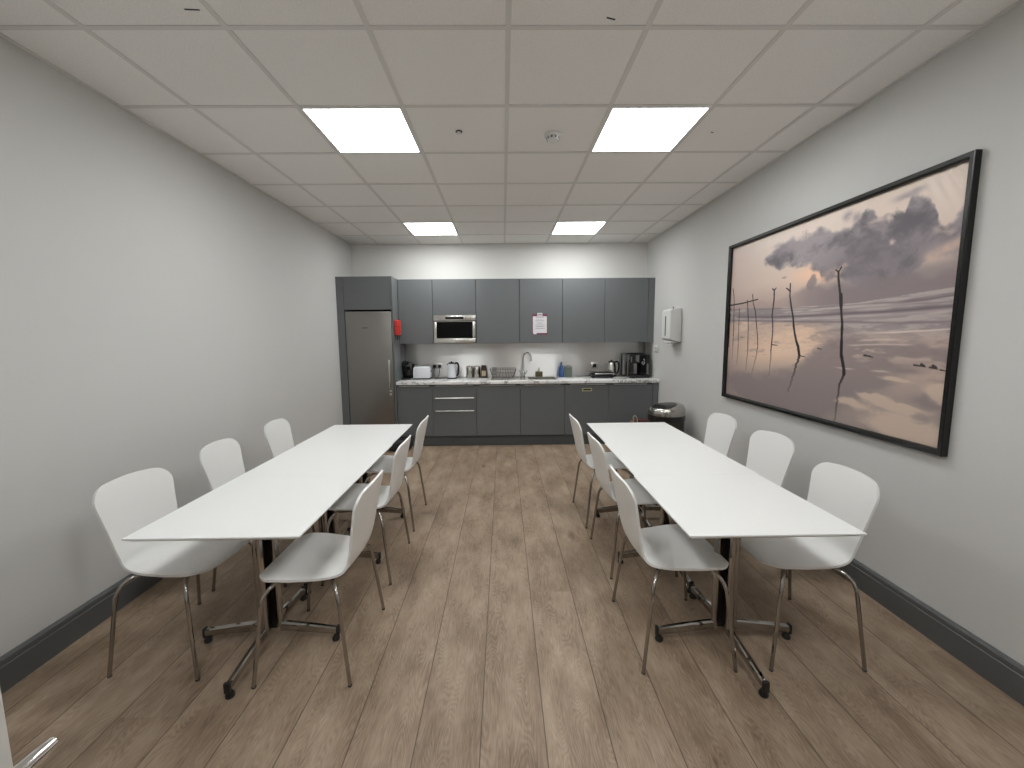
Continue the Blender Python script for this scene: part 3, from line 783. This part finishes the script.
# ------------------------------------------------------------------ right wall fittings
t = thing('towel_dispenser', 'white paper towel dispenser on the right wall near the cabinets', 'dispenser', (XR-.0005, 4.90, 1.40))
out = [(-.003, 0), (-.118, .030), (-.135, .045), (-.135, .365), (-.120, .392), (-.003, .398)]
MB().prism(out, -.130, .130, 'y', bev=.006).build('cover', M['white_plastic'], t)
MB().box(-.1375, -.134, .000, .022, .075, .310, .001, 1).build('level_window', M['black_matte'], t)
MB().box(-.112, -.02, -.10, .10, -.004, .014, .004).build('outlet_tray', M['white_plastic'], t)
tw = MB(); tw.prism([(-.105, -.035), (-.10, -.04), (-.05, -.022), (-.05, .0), (-.06, .0), (-.06, -.016)], -.06, .06, 'y'); tw.build('paper_towel', M['paper'], t)
MB().lathe([(0, .398), (.007, .398), (.007, .420), (0, .422)], (-.05, 0, 0), 12).build('lock', M['dark_metal'], t)
for z, lab in ((1.322, 'white wall switch beside the cabinets, upper of two'), (1.272, 'white wall switch beside the cabinets, lower of two')):
    t = thing('wall_switch', lab, 'switch', (XR-.0005, 5.535, z), 0, 'white wall switches')
    MB().box(-.010, 0, -.075, .075, -.021 if z > 1.3 else -.017, .030 if z > 1.3 else .019, .003).build('face_plate', M['white_plastic'], t)
    MB().box(-.013, -.009, -.012, .012, -.010, .012, .001, 1).build('rocker', M['alu'], t)

# ------------------------------------------------------------------ bin
t = thing('waste_bin', 'round touch top bin with steel lid and black body by the right wall', 'bin', (1.822, 4.46, 0))
R_ = .197
MB().lathe([(0, .0), (R_-.012, .0), (R_-.008, .02), (R_-.008, .035), (0, .035)], seg=48).build('base_ring', M['black_plastic'], t)
MB().lathe([(0, .035), (R_-.004, .035), (R_-.004, .545), (0, .545)], seg=48).build('body', M['dark_metal'], t)
MB().lathe([(R_-.002, .545), (R_+.002, .55), (R_+.002, .602), (R_-.004, .606), (0, .606)], seg=48).build('collar', M['black_plastic'], t)
# dome lid, sheared so it is higher at the wall side, with an oval black flap
lid = bmesh.new(); prof = [(1.0, 0), (1.0, .30), (.985, .52), (.95, .68), (.88, .80), (.76, .89), (.5, .97), (.25, .995), (0, 1.0)]
RG = []
def lid_pt(rf, zf, a):
    x, y = R_*rf*math.cos(a), R_*rf*math.sin(a)
    tilt = .115 + .028*math.cos(a)*rf        # higher on the right
    return (x, y, .607 + zf*tilt)
for rf, zf in prof:
    RG.append([lid.verts.new(lid_pt(rf, zf, 2*PI*k/48)) for k in range(48)] if rf > 0 else [lid.verts.new(lid_pt(0, 1, 0))])
for a, b in zip(RG, RG[1:]):
    for k in range(48):
        vs = [a[k], a[(k+1) % 48], b[(k+1) % 48], b[k]] if len(b) > 1 else [a[k], a[(k+1) % 48], b[0]]
        lid.faces.new(vs)
lid.faces.new(RG[0][::-1])
mb = MB(); mb.bm.free(); mb.bm = lid; lo = mb.build('lid', M['binlid'], t, ang=60)
fl = MB(); pts = []
n = 40; ringv = []
for rr in (1.0, .7, .35, 0):
    row = []
    for k in range(n if rr else 1):
        a = 2*PI*k/n; px = -.035+.125*rr*math.cos(a); py = -.035+.125*rr*math.sin(a)
        rf = min(math.hypot(px, py)/R_, .999); aa = math.atan2(py, px)
        zf = 1.0
        for (r0, z0), (r1, z1) in zip(prof, prof[1:]):
            if r1 <= rf <= r0: zf = z0+(z1-z0)*(r0-rf)/(r0-r1+1e-9)
        p = lid_pt(rf, zf, aa); row.append(fl.bm.verts.new((p[0], p[1], p[2]+.0035+.001*(1-rr))))
    ringv.append(row)
for a, b in zip(ringv, ringv[1:]):
    for k in range(n):
        fl.bm.faces.new([a[k], a[(k+1) % n], b[(k+1) % n], b[k]] if len(b) > 1 else [a[k], a[(k+1) % n], b[0]])
base = [fl.bm.verts.new((v.co.x, v.co.y, v.co.z-.006)) for v in ringv[0]]
for k in range(n): fl.bm.faces.new((ringv[0][k], ringv[0][(k+1) % n], base[(k+1) % n], base[k]))
fl.build('flap', M['black_plastic'], lo, ang=60)

# bag beside the bin
t = thing('paper_bag', 'brown bag with a cream cord handle standing left of the bin', 'bag', (1.76, 5.16, 0))
bo = MB()
x0, x1, y0, y1, zt = -.10, .16, -.06, .06, .375
bo.box(x0, x1, y0, y0+.003, .003, zt).box(x0, x1, y1-.003, y1, .003, zt).box(x0, x0+.003, y0, y1, .003, zt).box(x1-.003, x1, y0, y1, .003, zt).box(x0, x1, y0, y1, 0, .004)
bo.build('body', M['tan'], t)
MB().box(x0+.03, x1-.01, -.04, .05, .30, .40, .012).build('contents', M['darkred'], t)
MB().tube(smooth_curve([(-.09, -.062, .345), (-.105, -.068, .43), (-.085, -.07, .462), (-.055, -.068, .43), (-.045, -.062, .345)], 20), .006, 8).build('handle', M['cord'], t)
# dark bag at the foot of the cabinets
t = thing('dark_bag', 'low black bag on the floor at the kickboard beyond the left tables', 'bag', (-1.375, 5.26, 0))
bg = bmesh.new(); bmesh.ops.create_icosphere(bg, subdivisions=4, radius=1)
for v in bg.verts:
    c = v.co; q_ = lambda u: math.copysign(abs(u)**.6, u)
    nn = mnoise.noise(Vector((c.x*2.2, c.y*2.2, c.z*2.2)))*.07
    v.co = Vector((q_(c.x)*.155*(1+nn), q_(c.y)*.10*(1+nn), max(0, .075+q_(c.z)*.078*(1+nn*2))))
mb = MB(); mb.bm.free(); mb.bm = bg; mb.build('body', M['black_matte'], t, ang=80)
MB().tube(smooth_curve([(-.07, -.02, .13), (-.05, -.05, .185), (.03, -.05, .19), (.06, -.02, .13)], 16), .006, 8).build('strap', M['black_rubber'], t)

# ------------------------------------------------------------------ framed seascape
PY0, PY1, PZ0, PZ1 = 1.838, 3.775, .910, 2.284
t = thing('framed_picture', 'large black framed beach sunset print hanging on the right wall', 'picture', (XR, (PY0+PY1)/2, (PZ0+PZ1)/2))
hy, hz = (PY1-PY0)/2, (PZ1-PZ0)/2; fw, fd = .030, .036
fr = MB()
def rail(pts):   # mitred rail from outer/inner corner pairs
    pass
def frame_ring(x_out):
    outer = [(-hy, -hz), (hy, -hz), (hy, hz), (-hy, hz)]
    inner = [(-hy+fw, -hz+fw), (hy-fw, -hz+fw), (hy-fw, hz-fw), (-hy+fw, hz-fw)]
    return outer, inner
outer, inner = frame_ring(0)
lay = [(outer, -.002), (outer, -fd+.003), ([(a*(1-.003/hy), b*(1-.003/hz)) for a, b in outer], -fd), ([(a*(1+.010/hy), b*(1+.010/hz)) for a, b in inner], -fd+.002), (inner, -fd+.012), (inner, -.006)]
RR = [[fr.bm.verts.new((x, y, z)) for y, z in ring_] for ring_, x in lay]
for a, b in zip(RR, RR[1:]):
    for k in range(4): fr.bm.faces.new((a[k], a[(k+1) % 4], b[(k+1) % 4], b[k]))
for k in range(4): fr.bm.faces.new((RR[-1][k], RR[-1][(k+1) % 4], RR[0][(k+1) % 4], RR[0][k]))
fr.build('frame', M['black_frame'], t, ang=20)

def hash2(ix, iy, s):
    h = (ix*374761393 + iy*668265263 + s*1442695041) & 0xffffffff
    h = ((h ^ (h >> 13))*1274126177) & 0xffffffff
    return ((h ^ (h >> 16)) & 0xffff)/65535.0
def vnoise(x, y, s):
    ix = np.floor(x).astype(np.int64); iy = np.floor(y).astype(np.int64); fx_ = x-ix; fy_ = y-iy
    fx_ = fx_*fx_*(3-2*fx_); fy_ = fy_*fy_*(3-2*fy_)
    a = hash2(ix, iy, s); b = hash2(ix+1, iy, s); c = hash2(ix, iy+1, s); d = hash2(ix+1, iy+1, s)
    return (a*(1-fx_)+b*fx_)*(1-fy_)+(c*(1-fx_)+d*fx_)*fy_
def fbm(x, y, s, o=5, gain=.55):
    v = 0; a = 1; tot = 0
    for k in range(o): v = v+a*vnoise(x*2**k, y*2**k, s+k*17); tot += a; a *= gain
    return v/tot
def ss(a, b, x): q_ = np.clip((x-a)/(b-a), 0, 1); return q_*q_*(3-2*q_)

def paint(U, V):
    asp = 1.43
    X = U*asp
    C = lambda r, g_, b: np.array([r, g_, b], float)
    def lerp(a, b, f): return a*(1-f[..., None])+b*f[..., None]
    one = np.ones_like(U)
    G2 = lambda u, v, su, sv: np.exp(-(((U-u)/su)**2+((V-v)/sv)**2))
    wx = fbm(X*3+5, V*3, 1)-.5; wy = fbm(X*3, V*3+9, 2)-.5
    # sky
    hz_ = np.interp(U, [0, .05, .46, .72, 1.0], [.592, .591, .564, .556, .581])
    s = np.clip((V-hz_)/(1-hz_), 0, 1)
    sky = lerp(C(168, 144, 134)*one[..., None], C(194, 172, 158), ss(0, .4, s)); sky = lerp(sky, C(204, 187, 175), ss(.4, 1, s))
    sky = lerp(sky, C(178, 156, 148), ss(.35, 0, U)*.5)
    sky = lerp(sky, C(222, 176, 144), np.clip(G2(.56, .725, .13, .055)*1.0, 0, 1))
    sky = lerp(sky, C(206, 186, 172), ss(.6, .8, U)*ss(.75, .9, V)*.8)
    # far grey haze under the cloud on the right
    sky = lerp(sky, C(132, 118, 118), ss(.50, .66, U)*ss(.72, .64, V)*.9)
    sky = lerp(sky, C(150, 132, 128), ss(.88, 1.0, U)*ss(.70, .6, V)*.5)
    # main cloud bank
    tu = [0, .235, .253, .284, .32, .357, .40, .428, .474, .518, .573, .606, .64, .668, .695, .719, .741, .765, .782, .802, .823, .847, .866, .882, .898, .915, .927, .938, .955, .974, .989, 1.0]
    tv = [.55, .80, .872, .892, .905, .922, .935, .943, .950, .935, .925, .918, .896, .884, .913, .960, .952, .91, .915, .888, .896, .874, .925, .93, .926, .91, .877, .82, .79, .807, .834, .852]
    bu = [0, .245, .27, .315, .344, .38, .425, .489, .53, .551, .565, .591, .617, .652, .68, .711, .78, .844, .90, .929, .96, 1.0]
    bv = [.9, .869, .845, .817, .770, .785, .782, .770, .752, .738, .70, .682, .688, .668, .640, .615, .600, .625, .67, .70, .705, .69]
    Uw = U+wx*.035; Vw = V+wy*.035
    d = np.minimum(np.interp(Uw, tu, tv)-Vw, Vw-np.interp(Uw, bu, bv))
    nz = fbm(X*9, V*11, 11, 6, .6)-.5
    cl = ss(-.014, .020, d+nz*.10)
    body = fbm(X*5+3+wy, V*7+1+wx, 23, 6, .60)
    cc = lerp(C(82, 76, 83)*one[..., None], C(140, 129, 133), ss(.34, .66, body))
    core = G2(.76, .74, .20, .11); cc = lerp(cc, C(96, 89, 96), np.clip(core, 0, 1)*.65)
    cc = lerp(cc, C(138, 126, 131), ss(.56, .38, U)*ss(.84, .92, V+wy*.1)*.7)
    soft = ss(.72, .60, V)*ss(.6, .75, U); cc = lerp(cc, C(112, 102, 106), soft*.7)
    sky = lerp(sky, cc, cl*.95)
    # thin upper wisps
    for u0, v0, su, sv, a in ((.655, .955, .02, .02, .8), (.845, .955, .035, .014, .7), (.875, .965, .02, .01, .6), (.325, .925, .03, .014, .5), (.69, .935, .015, .02, .8)):
        m_ = G2(u0, v0, su, sv)*ss(.35, .6, fbm(X*14, V*16, 31, 4, .6)+.12); sky = lerp(sky, C(146, 132, 134), np.clip(m_*a*1.2, 0, .85))
    # bright breaks
    def streak(u0, v0, u1, v1, w, col, a):
        nonlocal sky
        dx_, dy_ = u1-u0, v1-v0; h = np.clip(((U-u0)*dx_+(V-v0)*dy_)/(dx_*dx_+dy_*dy_), 0, 1)
        dd = np.hypot((U-u0-h*dx_)*asp+nz*.07, V-v0-h*dy_+nz*.06); sky = lerp(sky, col, np.clip(np.exp(-(dd/(w*1.2))**2)*a*(.55+1.4*np.clip(body-.35, 0, .4)), 0, .9))
    streak(.825, .800, .865, .822, .010, C(206, 180, 166), 1.0)
    streak(.79, .865, .81, .88, .008, C(196, 170, 158), .7)
    streak(.745, .90, .775, .885, .012, C(200, 176, 162), .6)
    streak(.93, .705, .995, .735, .020, C(190, 158, 144), .9)
    streak(.935, .80, .975, .78, .010, C(184, 158, 148), .6)
    streak(.64, .715, .66, .735, .012, C(216, 172, 144), .9)
    streak(.58, .70, .62, .725, .012, C(216, 170, 140), .8)
    # puffs and the low cloud above the sea
    pf = G2(.526, .690, .022, .028)+G2(.51, .665, .014, .02); sky = lerp(sky, C(128, 112, 114), ss(.30, .75, pf*.9+nz*1.8)*ss(.05, .3, pf)*.85)
    pf = G2(.37, .735, .022, .010); sky = lerp(sky, C(150, 128, 126), ss(.4, .8, pf+nz*.8)*.8)
    lowtop = np.interp(U, [0, .1, .3, .42, .47, .53, .58, .64, .7], [.605, .605, .60, .61, .655, .66, .645, .655, .64])
    low = ss(-.02, .02, lowtop-V+nz*.07)
    lc = lerp(C(150, 130, 124)*one[..., None], C(122, 108, 110), ss(.30, .62, U)); sky = lerp(sky, lc, low*np.interp(U, [0, .4, .5, 1], [.5, .6, .85, .85]))
    # sea and breakers
    sh = np.interp(U, [0, .05, .55, .63, .857, 1.0], [.508, .507, .475, .472, .457, .456])
    sea = lerp(C(134, 122, 122)*one[..., None], C(160, 146, 142), ss(.42, .62, fbm(X*7, V*70, 51, 4)))
    for ku, kv, wd, strg in (([.05, .35, .55, .79, 1.0], [.535, .516, .512, .508, .514], .0085, .95), ([.2, .5, .54, .85, 1.0], [.568, .557, .550, .545, .560], .003, .5), ([.85, .93, 1.0], [.541, .545, .553], .005, .8), ([0, .3, .6, 1.0], [.55, .535, .53, .53], .003, .35)):
        yy = np.interp(U, ku, kv)+wx*.006; msk = ss(min(ku)-.02, min(ku)+.04, U)
        sea = lerp(sea, C(100, 88, 94), np.exp(-((V-yy)/wd)**2)*strg*msk)
        sea = lerp(sea, C(178, 162, 156), np.exp(-((V-yy+wd*1.5)/(wd*.7))**2)*strg*.45*msk)
    # wet sand mirrors the sky
    t_ = np.clip((sh-V)/sh, 0, 1)
    sand = lerp(C(176, 150, 136)*one[..., None], C(140, 124, 118), ss(.2, .8, t_))
    warm = np.clip(G2(.45, .34, .20, .085)+G2(.22, .30, .16, .10)*.7+G2(.50, .42, .16, .05)*.6, 0, 1); sand = lerp(sand, C(208, 174, 148), warm*.85)
    st = fbm(X*5+V*4, V*24-X*2, 71, 6, .6); Vr = V+wy*.10; Ur = U+wx*.10
    g1 = lambda u, v, su, sv: np.exp(-(((Ur-u)/su)**2+((Vr-v)/sv)**2))
    dark = np.clip(g1(.62, .20, .20, .085)+g1(.80, .33, .22, .07)+g1(.20, .09, .25, .10)*.9+g1(.55, .07, .2, .10)*.7+g1(.95, .17, .06, .03)*.7, 0, 1)
    dark = ss(.25, .62, dark+(fbm(X*6, V*14, 77, 5, .6)-.5)*.55)
    sand = lerp(sand, C(122, 108, 108), dark*.85)
    lightc = np.clip(g1(.98, .205, .06, .035)+g1(.90, .05, .13, .07)+g1(.80, .15, .05, .016)+g1(.87, .13, .06, .012)+g1(.72, .10, .06, .02)*.7+g1(.845, .235, .05, .012)*.8, 0, 1)
    lightc = ss(.22, .62, lightc+(fbm(X*7, V*16, 83, 5, .6)-.5)*.6); sand = lerp(sand, C(184, 160, 142), lightc*.85)
    ov = g1(.925, .115, .040, .030); sand = lerp(sand, C(130, 116, 114), ss(.3, .8, ov+(st-.5)*1.2)*.7)
    sand = lerp(sand, C(204, 176, 156), ss(.58, .72, st)*ss(.5, .2, t_)*.6)
    sand = lerp(sand, C(120, 104, 104), ss(.44, .30, st)*.40*ss(.8, .3, t_))
    far = ss(.24, .0, t_)*ss(.5, .68, U); sand = lerp(sand, lerp(C(128, 118, 120)*one[..., None], C(152, 140, 138), ss(.42, .6, fbm(X*14, V*80, 95, 3))), far*.9)
    rip = fbm(X*30, V*90, 91, 3); sand = sand*(1+.10*(rip-.5)[..., None]*ss(.5, .1, t_)[..., None])
    img = np.where((V > hz_)[..., None], sky, sea)
    img = lerp(img, sand, ss(.003, -.003, V-sh-wx*.006))
    img = lerp(img, C(112, 98, 102), np.exp(-((V-sh-.004)/.005)**2)*.75)
    fm = np.exp(-((V-np.interp(U, [.7, .84, 1.0], [.418, .422, .433])+wx*.01)/.003)**2)*ss(.72, .84, U); img = lerp(img, C(200, 182, 170), fm*.85)
    for u0, u1, v0 in ((.70, .90, .372), (.74, .86, .392), (.66, .72, .262), (.79, .84, .258)):
        fm = np.exp(-((V-v0+wx*.02)/.0035)**2)*ss(u0-.02, u0+.02, U)*ss(u1+.02, u1-.02, U); img = lerp(img, C(192, 172, 160), fm*.7)
    # driftwood posts and their reflections
    K = C(32, 26, 28)
    def seg(img, pts, w0, w1, a=1.0, wob=0.0, col=K):
        al = np.zeros_like(U); n = len(pts)-1
        for k in range(n):
            (a0, b0), (a1, b1) = pts[k], pts[k+1]
            ax, ay, bx_, by = a0*asp, b0, a1*asp, b1
            dx_, dy_ = bx_-ax, by-ay; L2 = dx_*dx_+dy_*dy_
            xx = X+wob*(fbm(V*120, V*0+3, 5, 2)-.5)*2
            h = np.clip(((xx-ax)*dx_+(V-ay)*dy_)/L2, 0, 1)
            dd = np.hypot(xx-ax-h*dx_, V-ay-h*dy_); tt = (k+h)/n
            ww = (w0+(w1-w0)*tt)*(.85+.45*(fbm(V*45, X*0+u_seed[0], 7, 2)))
            al = np.maximum(al, np.clip((ww-dd)/.0018+.5, 0, 1)*(1-(1-.35)*tt if wob else 1))
        u_seed[0] += 3.1
        return lerp(img, col, al*a)
    u_seed = [0.]
    img = seg(img, [(.635, .71), (.637, .68), (.645, .63), (.651, .592), (.656, .553), (.662, .50), (.667, .465), (.668, .432), (.671, .36), (.673, .321), (.688, .254), (.690, .232)], .0052, .0078)
    img = seg(img, [(.652, .60), (.657, .545)], .0088, .0085)
    img = seg(img, [(.623, .722), (.635, .708), (.646, .728)], .003, .004)
    img = seg(img, [(.69, .232), (.675, .175), (.672, .113), (.668, .006)], .0058, .0045, .85, .004)
    img = seg(img, [(.41, .694), (.411, .66), (.412, .626), (.424, .565), (.437, .511), (.444, .46), (.452, .42), (.463, .38), (.474, .353), (.484, .303)], .0042, .0082)
    img = seg(img, [(.389, .673), (.402, .664), (.413, .650)], .003, .0038)
    img = seg(img, [(.484, .303), (.47, .24), (.458, .188), (.435, .099)], .0085, .004, .8, .008)
    img = seg(img, [(.318, .674), (.32, .614), (.316, .56), (.314, .53), (.321, .48), (.324, .433), (.322, .37), (.320, .323)], .0048, .0042)
    img = seg(img, [(.306, .684), (.317, .672), (.328, .684)], .0035, .0035)
    img = seg(img, [(.321, .330), (.322, .28), (.318, .174)], .0045, .003, .85, .003)
    img = seg(img, [(.173, .668), (.182, .61), (.199, .565), (.208, .51), (.216, .46), (.226, .40), (.232, .330)], .0034, .0038)
    img = seg(img, [(.230, .331), (.221, .265), (.199, .165)], .0036, .003, .75, .003)
    img = seg(img, [(.136, .636), (.146, .56), (.153, .489), (.160, .314)], .0038, .0036)
    img = seg(img, [(.160, .314), (.153, .183)], .0034, .003, .75, .002)
    img = seg(img, [(.077, .588), (.080, .436), (.083, .31)], .003, .003)
    img = seg(img, [(.083, .31), (.079, .213)], .003, .0026, .7, .002)
    img = seg(img, [(.015, .728), (.027, .67), (.031, .621), (.036, .493), (.038, .351)], .0038, .0036)
    img = seg(img, [(.038, .351), (.037, .246)], .003, .0026, .7, .002)
    img = seg(img, [(.0, .619), (.10, .622), (.212, .634)], .0042, .0032)
    img = seg(img, [(.0, .588), (.008, .595)], .003, .003)
    img = seg(img, [(.002, .56), (.004, .33)], .003, .003)
    for u0, v0, l, w_ in ((.340, .356, .035, .0028), (.111, .398, .02, .002), (.501, .301, .025, .003), (.769, .323, .022, .004), (.783, .319, .012, .0025), (.928, .296, .03, .003), (.936, .300, .008, .005), (.964, .291, .02, .003), (.966, .297, .008, .006), (.990, .285, .02, .003), (.58, .345, .02, .002)):
        img = seg(img, [(u0-l/2, v0+.001), (u0+l/2, v0-.003)], w_, w_*.6, .85)
    return img

PW, PH = hy-fw-.0008, hz-fw-.0008
nu, nv = 760, 520
uu, vv_ = np.meshgrid(np.linspace(0, 1, nu), np.linspace(0, 1, nv))
img = paint(uu, vv_); img = img+(img.mean(-1, keepdims=True)-img)*.14; img = np.clip(img, 0, 255)/255.
lin = np.where(img <= .04045, img/12.92, ((img+.055)/1.055)**2.4)
# slack folds of the canvas in its corners
fold = lambda du, dv, k: np.exp(-((du/.10)**2+(dv/.12)**2))*np.sin((du*1.46+dv*.55)*k)
xo = -.008 + .0028*fold(1-uu, 1-vv_, 150) + .0006*fold(uu, vv_, 120)
co = np.stack([xo, PW*(1-2*uu), -PH+2*PH*vv_], -1).reshape(-1, 3)
me = bpy.data.meshes.new('print')
idx = np.arange(nu*nv).reshape(nv, nu)
q_ = np.stack([idx[:-1, :-1], idx[:-1, 1:], idx[1:, 1:], idx[1:, :-1]], -1).reshape(-1, 4)
me.vertices.add(nu*nv); me.vertices.foreach_set('co', co.ravel().astype(np.float32))
me.loops.add(q_.size); me.loops.foreach_set('vertex_index', q_.ravel().astype(np.int32))
me.polygons.add(len(q_)); me.polygons.foreach_set('loop_start', np.arange(0, q_.size, 4, dtype=np.int32))
me.update(calc_edges=True)
me.polygons.foreach_set('use_smooth', np.ones(len(q_), bool))
ca = me.color_attributes.new('print_colour', 'FLOAT_COLOR', 'POINT')
ca.data.foreach_set('color', np.concatenate([lin.reshape(-1, 3), np.ones((nu*nv, 1))], 1).ravel().astype(np.float32))
N = NT('printed_canvas'); at_ = N.n('ShaderNodeAttribute', attribute_name='print_colour')
gain = N.n('ShaderNodeVectorMath', {0: at_.outputs['Color']}, operation='SCALE'); gain.inputs['Scale'].default_value = 1.36
N.set(N.b.inputs['Base Color'], gain.outputs[0]); N.b.inputs['Roughness'].default_value = .42; N.b.inputs['Specular IOR Level'].default_value = .4
me.materials.append(N.m)
o = bpy.data.objects.new('printed_canvas', me); COL.objects.link(o); o.parent = t

# ------------------------------------------------------------------ camera, world, colour
F_, CX_, CY_ = 405.798, 508.061, 380.732
pi_, ya, ro = [math.radians(v) for v in (6.3806, .6489, -.5094)]
Fv = Vector((math.sin(ya)*math.cos(pi_), math.cos(ya)*math.cos(pi_), -math.sin(pi_)))
R0 = Vector((math.cos(ya), -math.sin(ya), 0)); U0 = R0.cross(Fv)
Rv = R0*math.cos(ro)+U0*math.sin(ro); Uv = U0*math.cos(ro)-R0*math.sin(ro)
cd = bpy.data.cameras.new('camera'); cam = bpy.data.objects.new('camera', cd); COL.objects.link(cam)
mw = Matrix((Rv, Uv, -Fv)).transposed().to_4x4(); mw.translation = (0, 0, 1.4983); cam.matrix_world = mw
cd.sensor_fit = 'HORIZONTAL'; cd.sensor_width = 36; cd.lens = F_*36/1024; cd.clip_start = .02
cd.shift_x = (512-CX_)/1024; cd.shift_y = (CY_-384)/1024
S.camera = cam
wd = bpy.data.worlds.new('world'); S.world = wd; wd.use_nodes = True
wd.node_tree.nodes['Background'].inputs[0].default_value = (.5, .5, .5, 1); wd.node_tree.nodes['Background'].inputs[1].default_value = .15
vs = S.view_settings; S.display_settings.display_device = 'sRGB'
vs.view_transform = 'Standard'; vs.look = 'None'; vs.gamma = 1; vs.exposure = 1.0; vs.use_curve_mapping = False
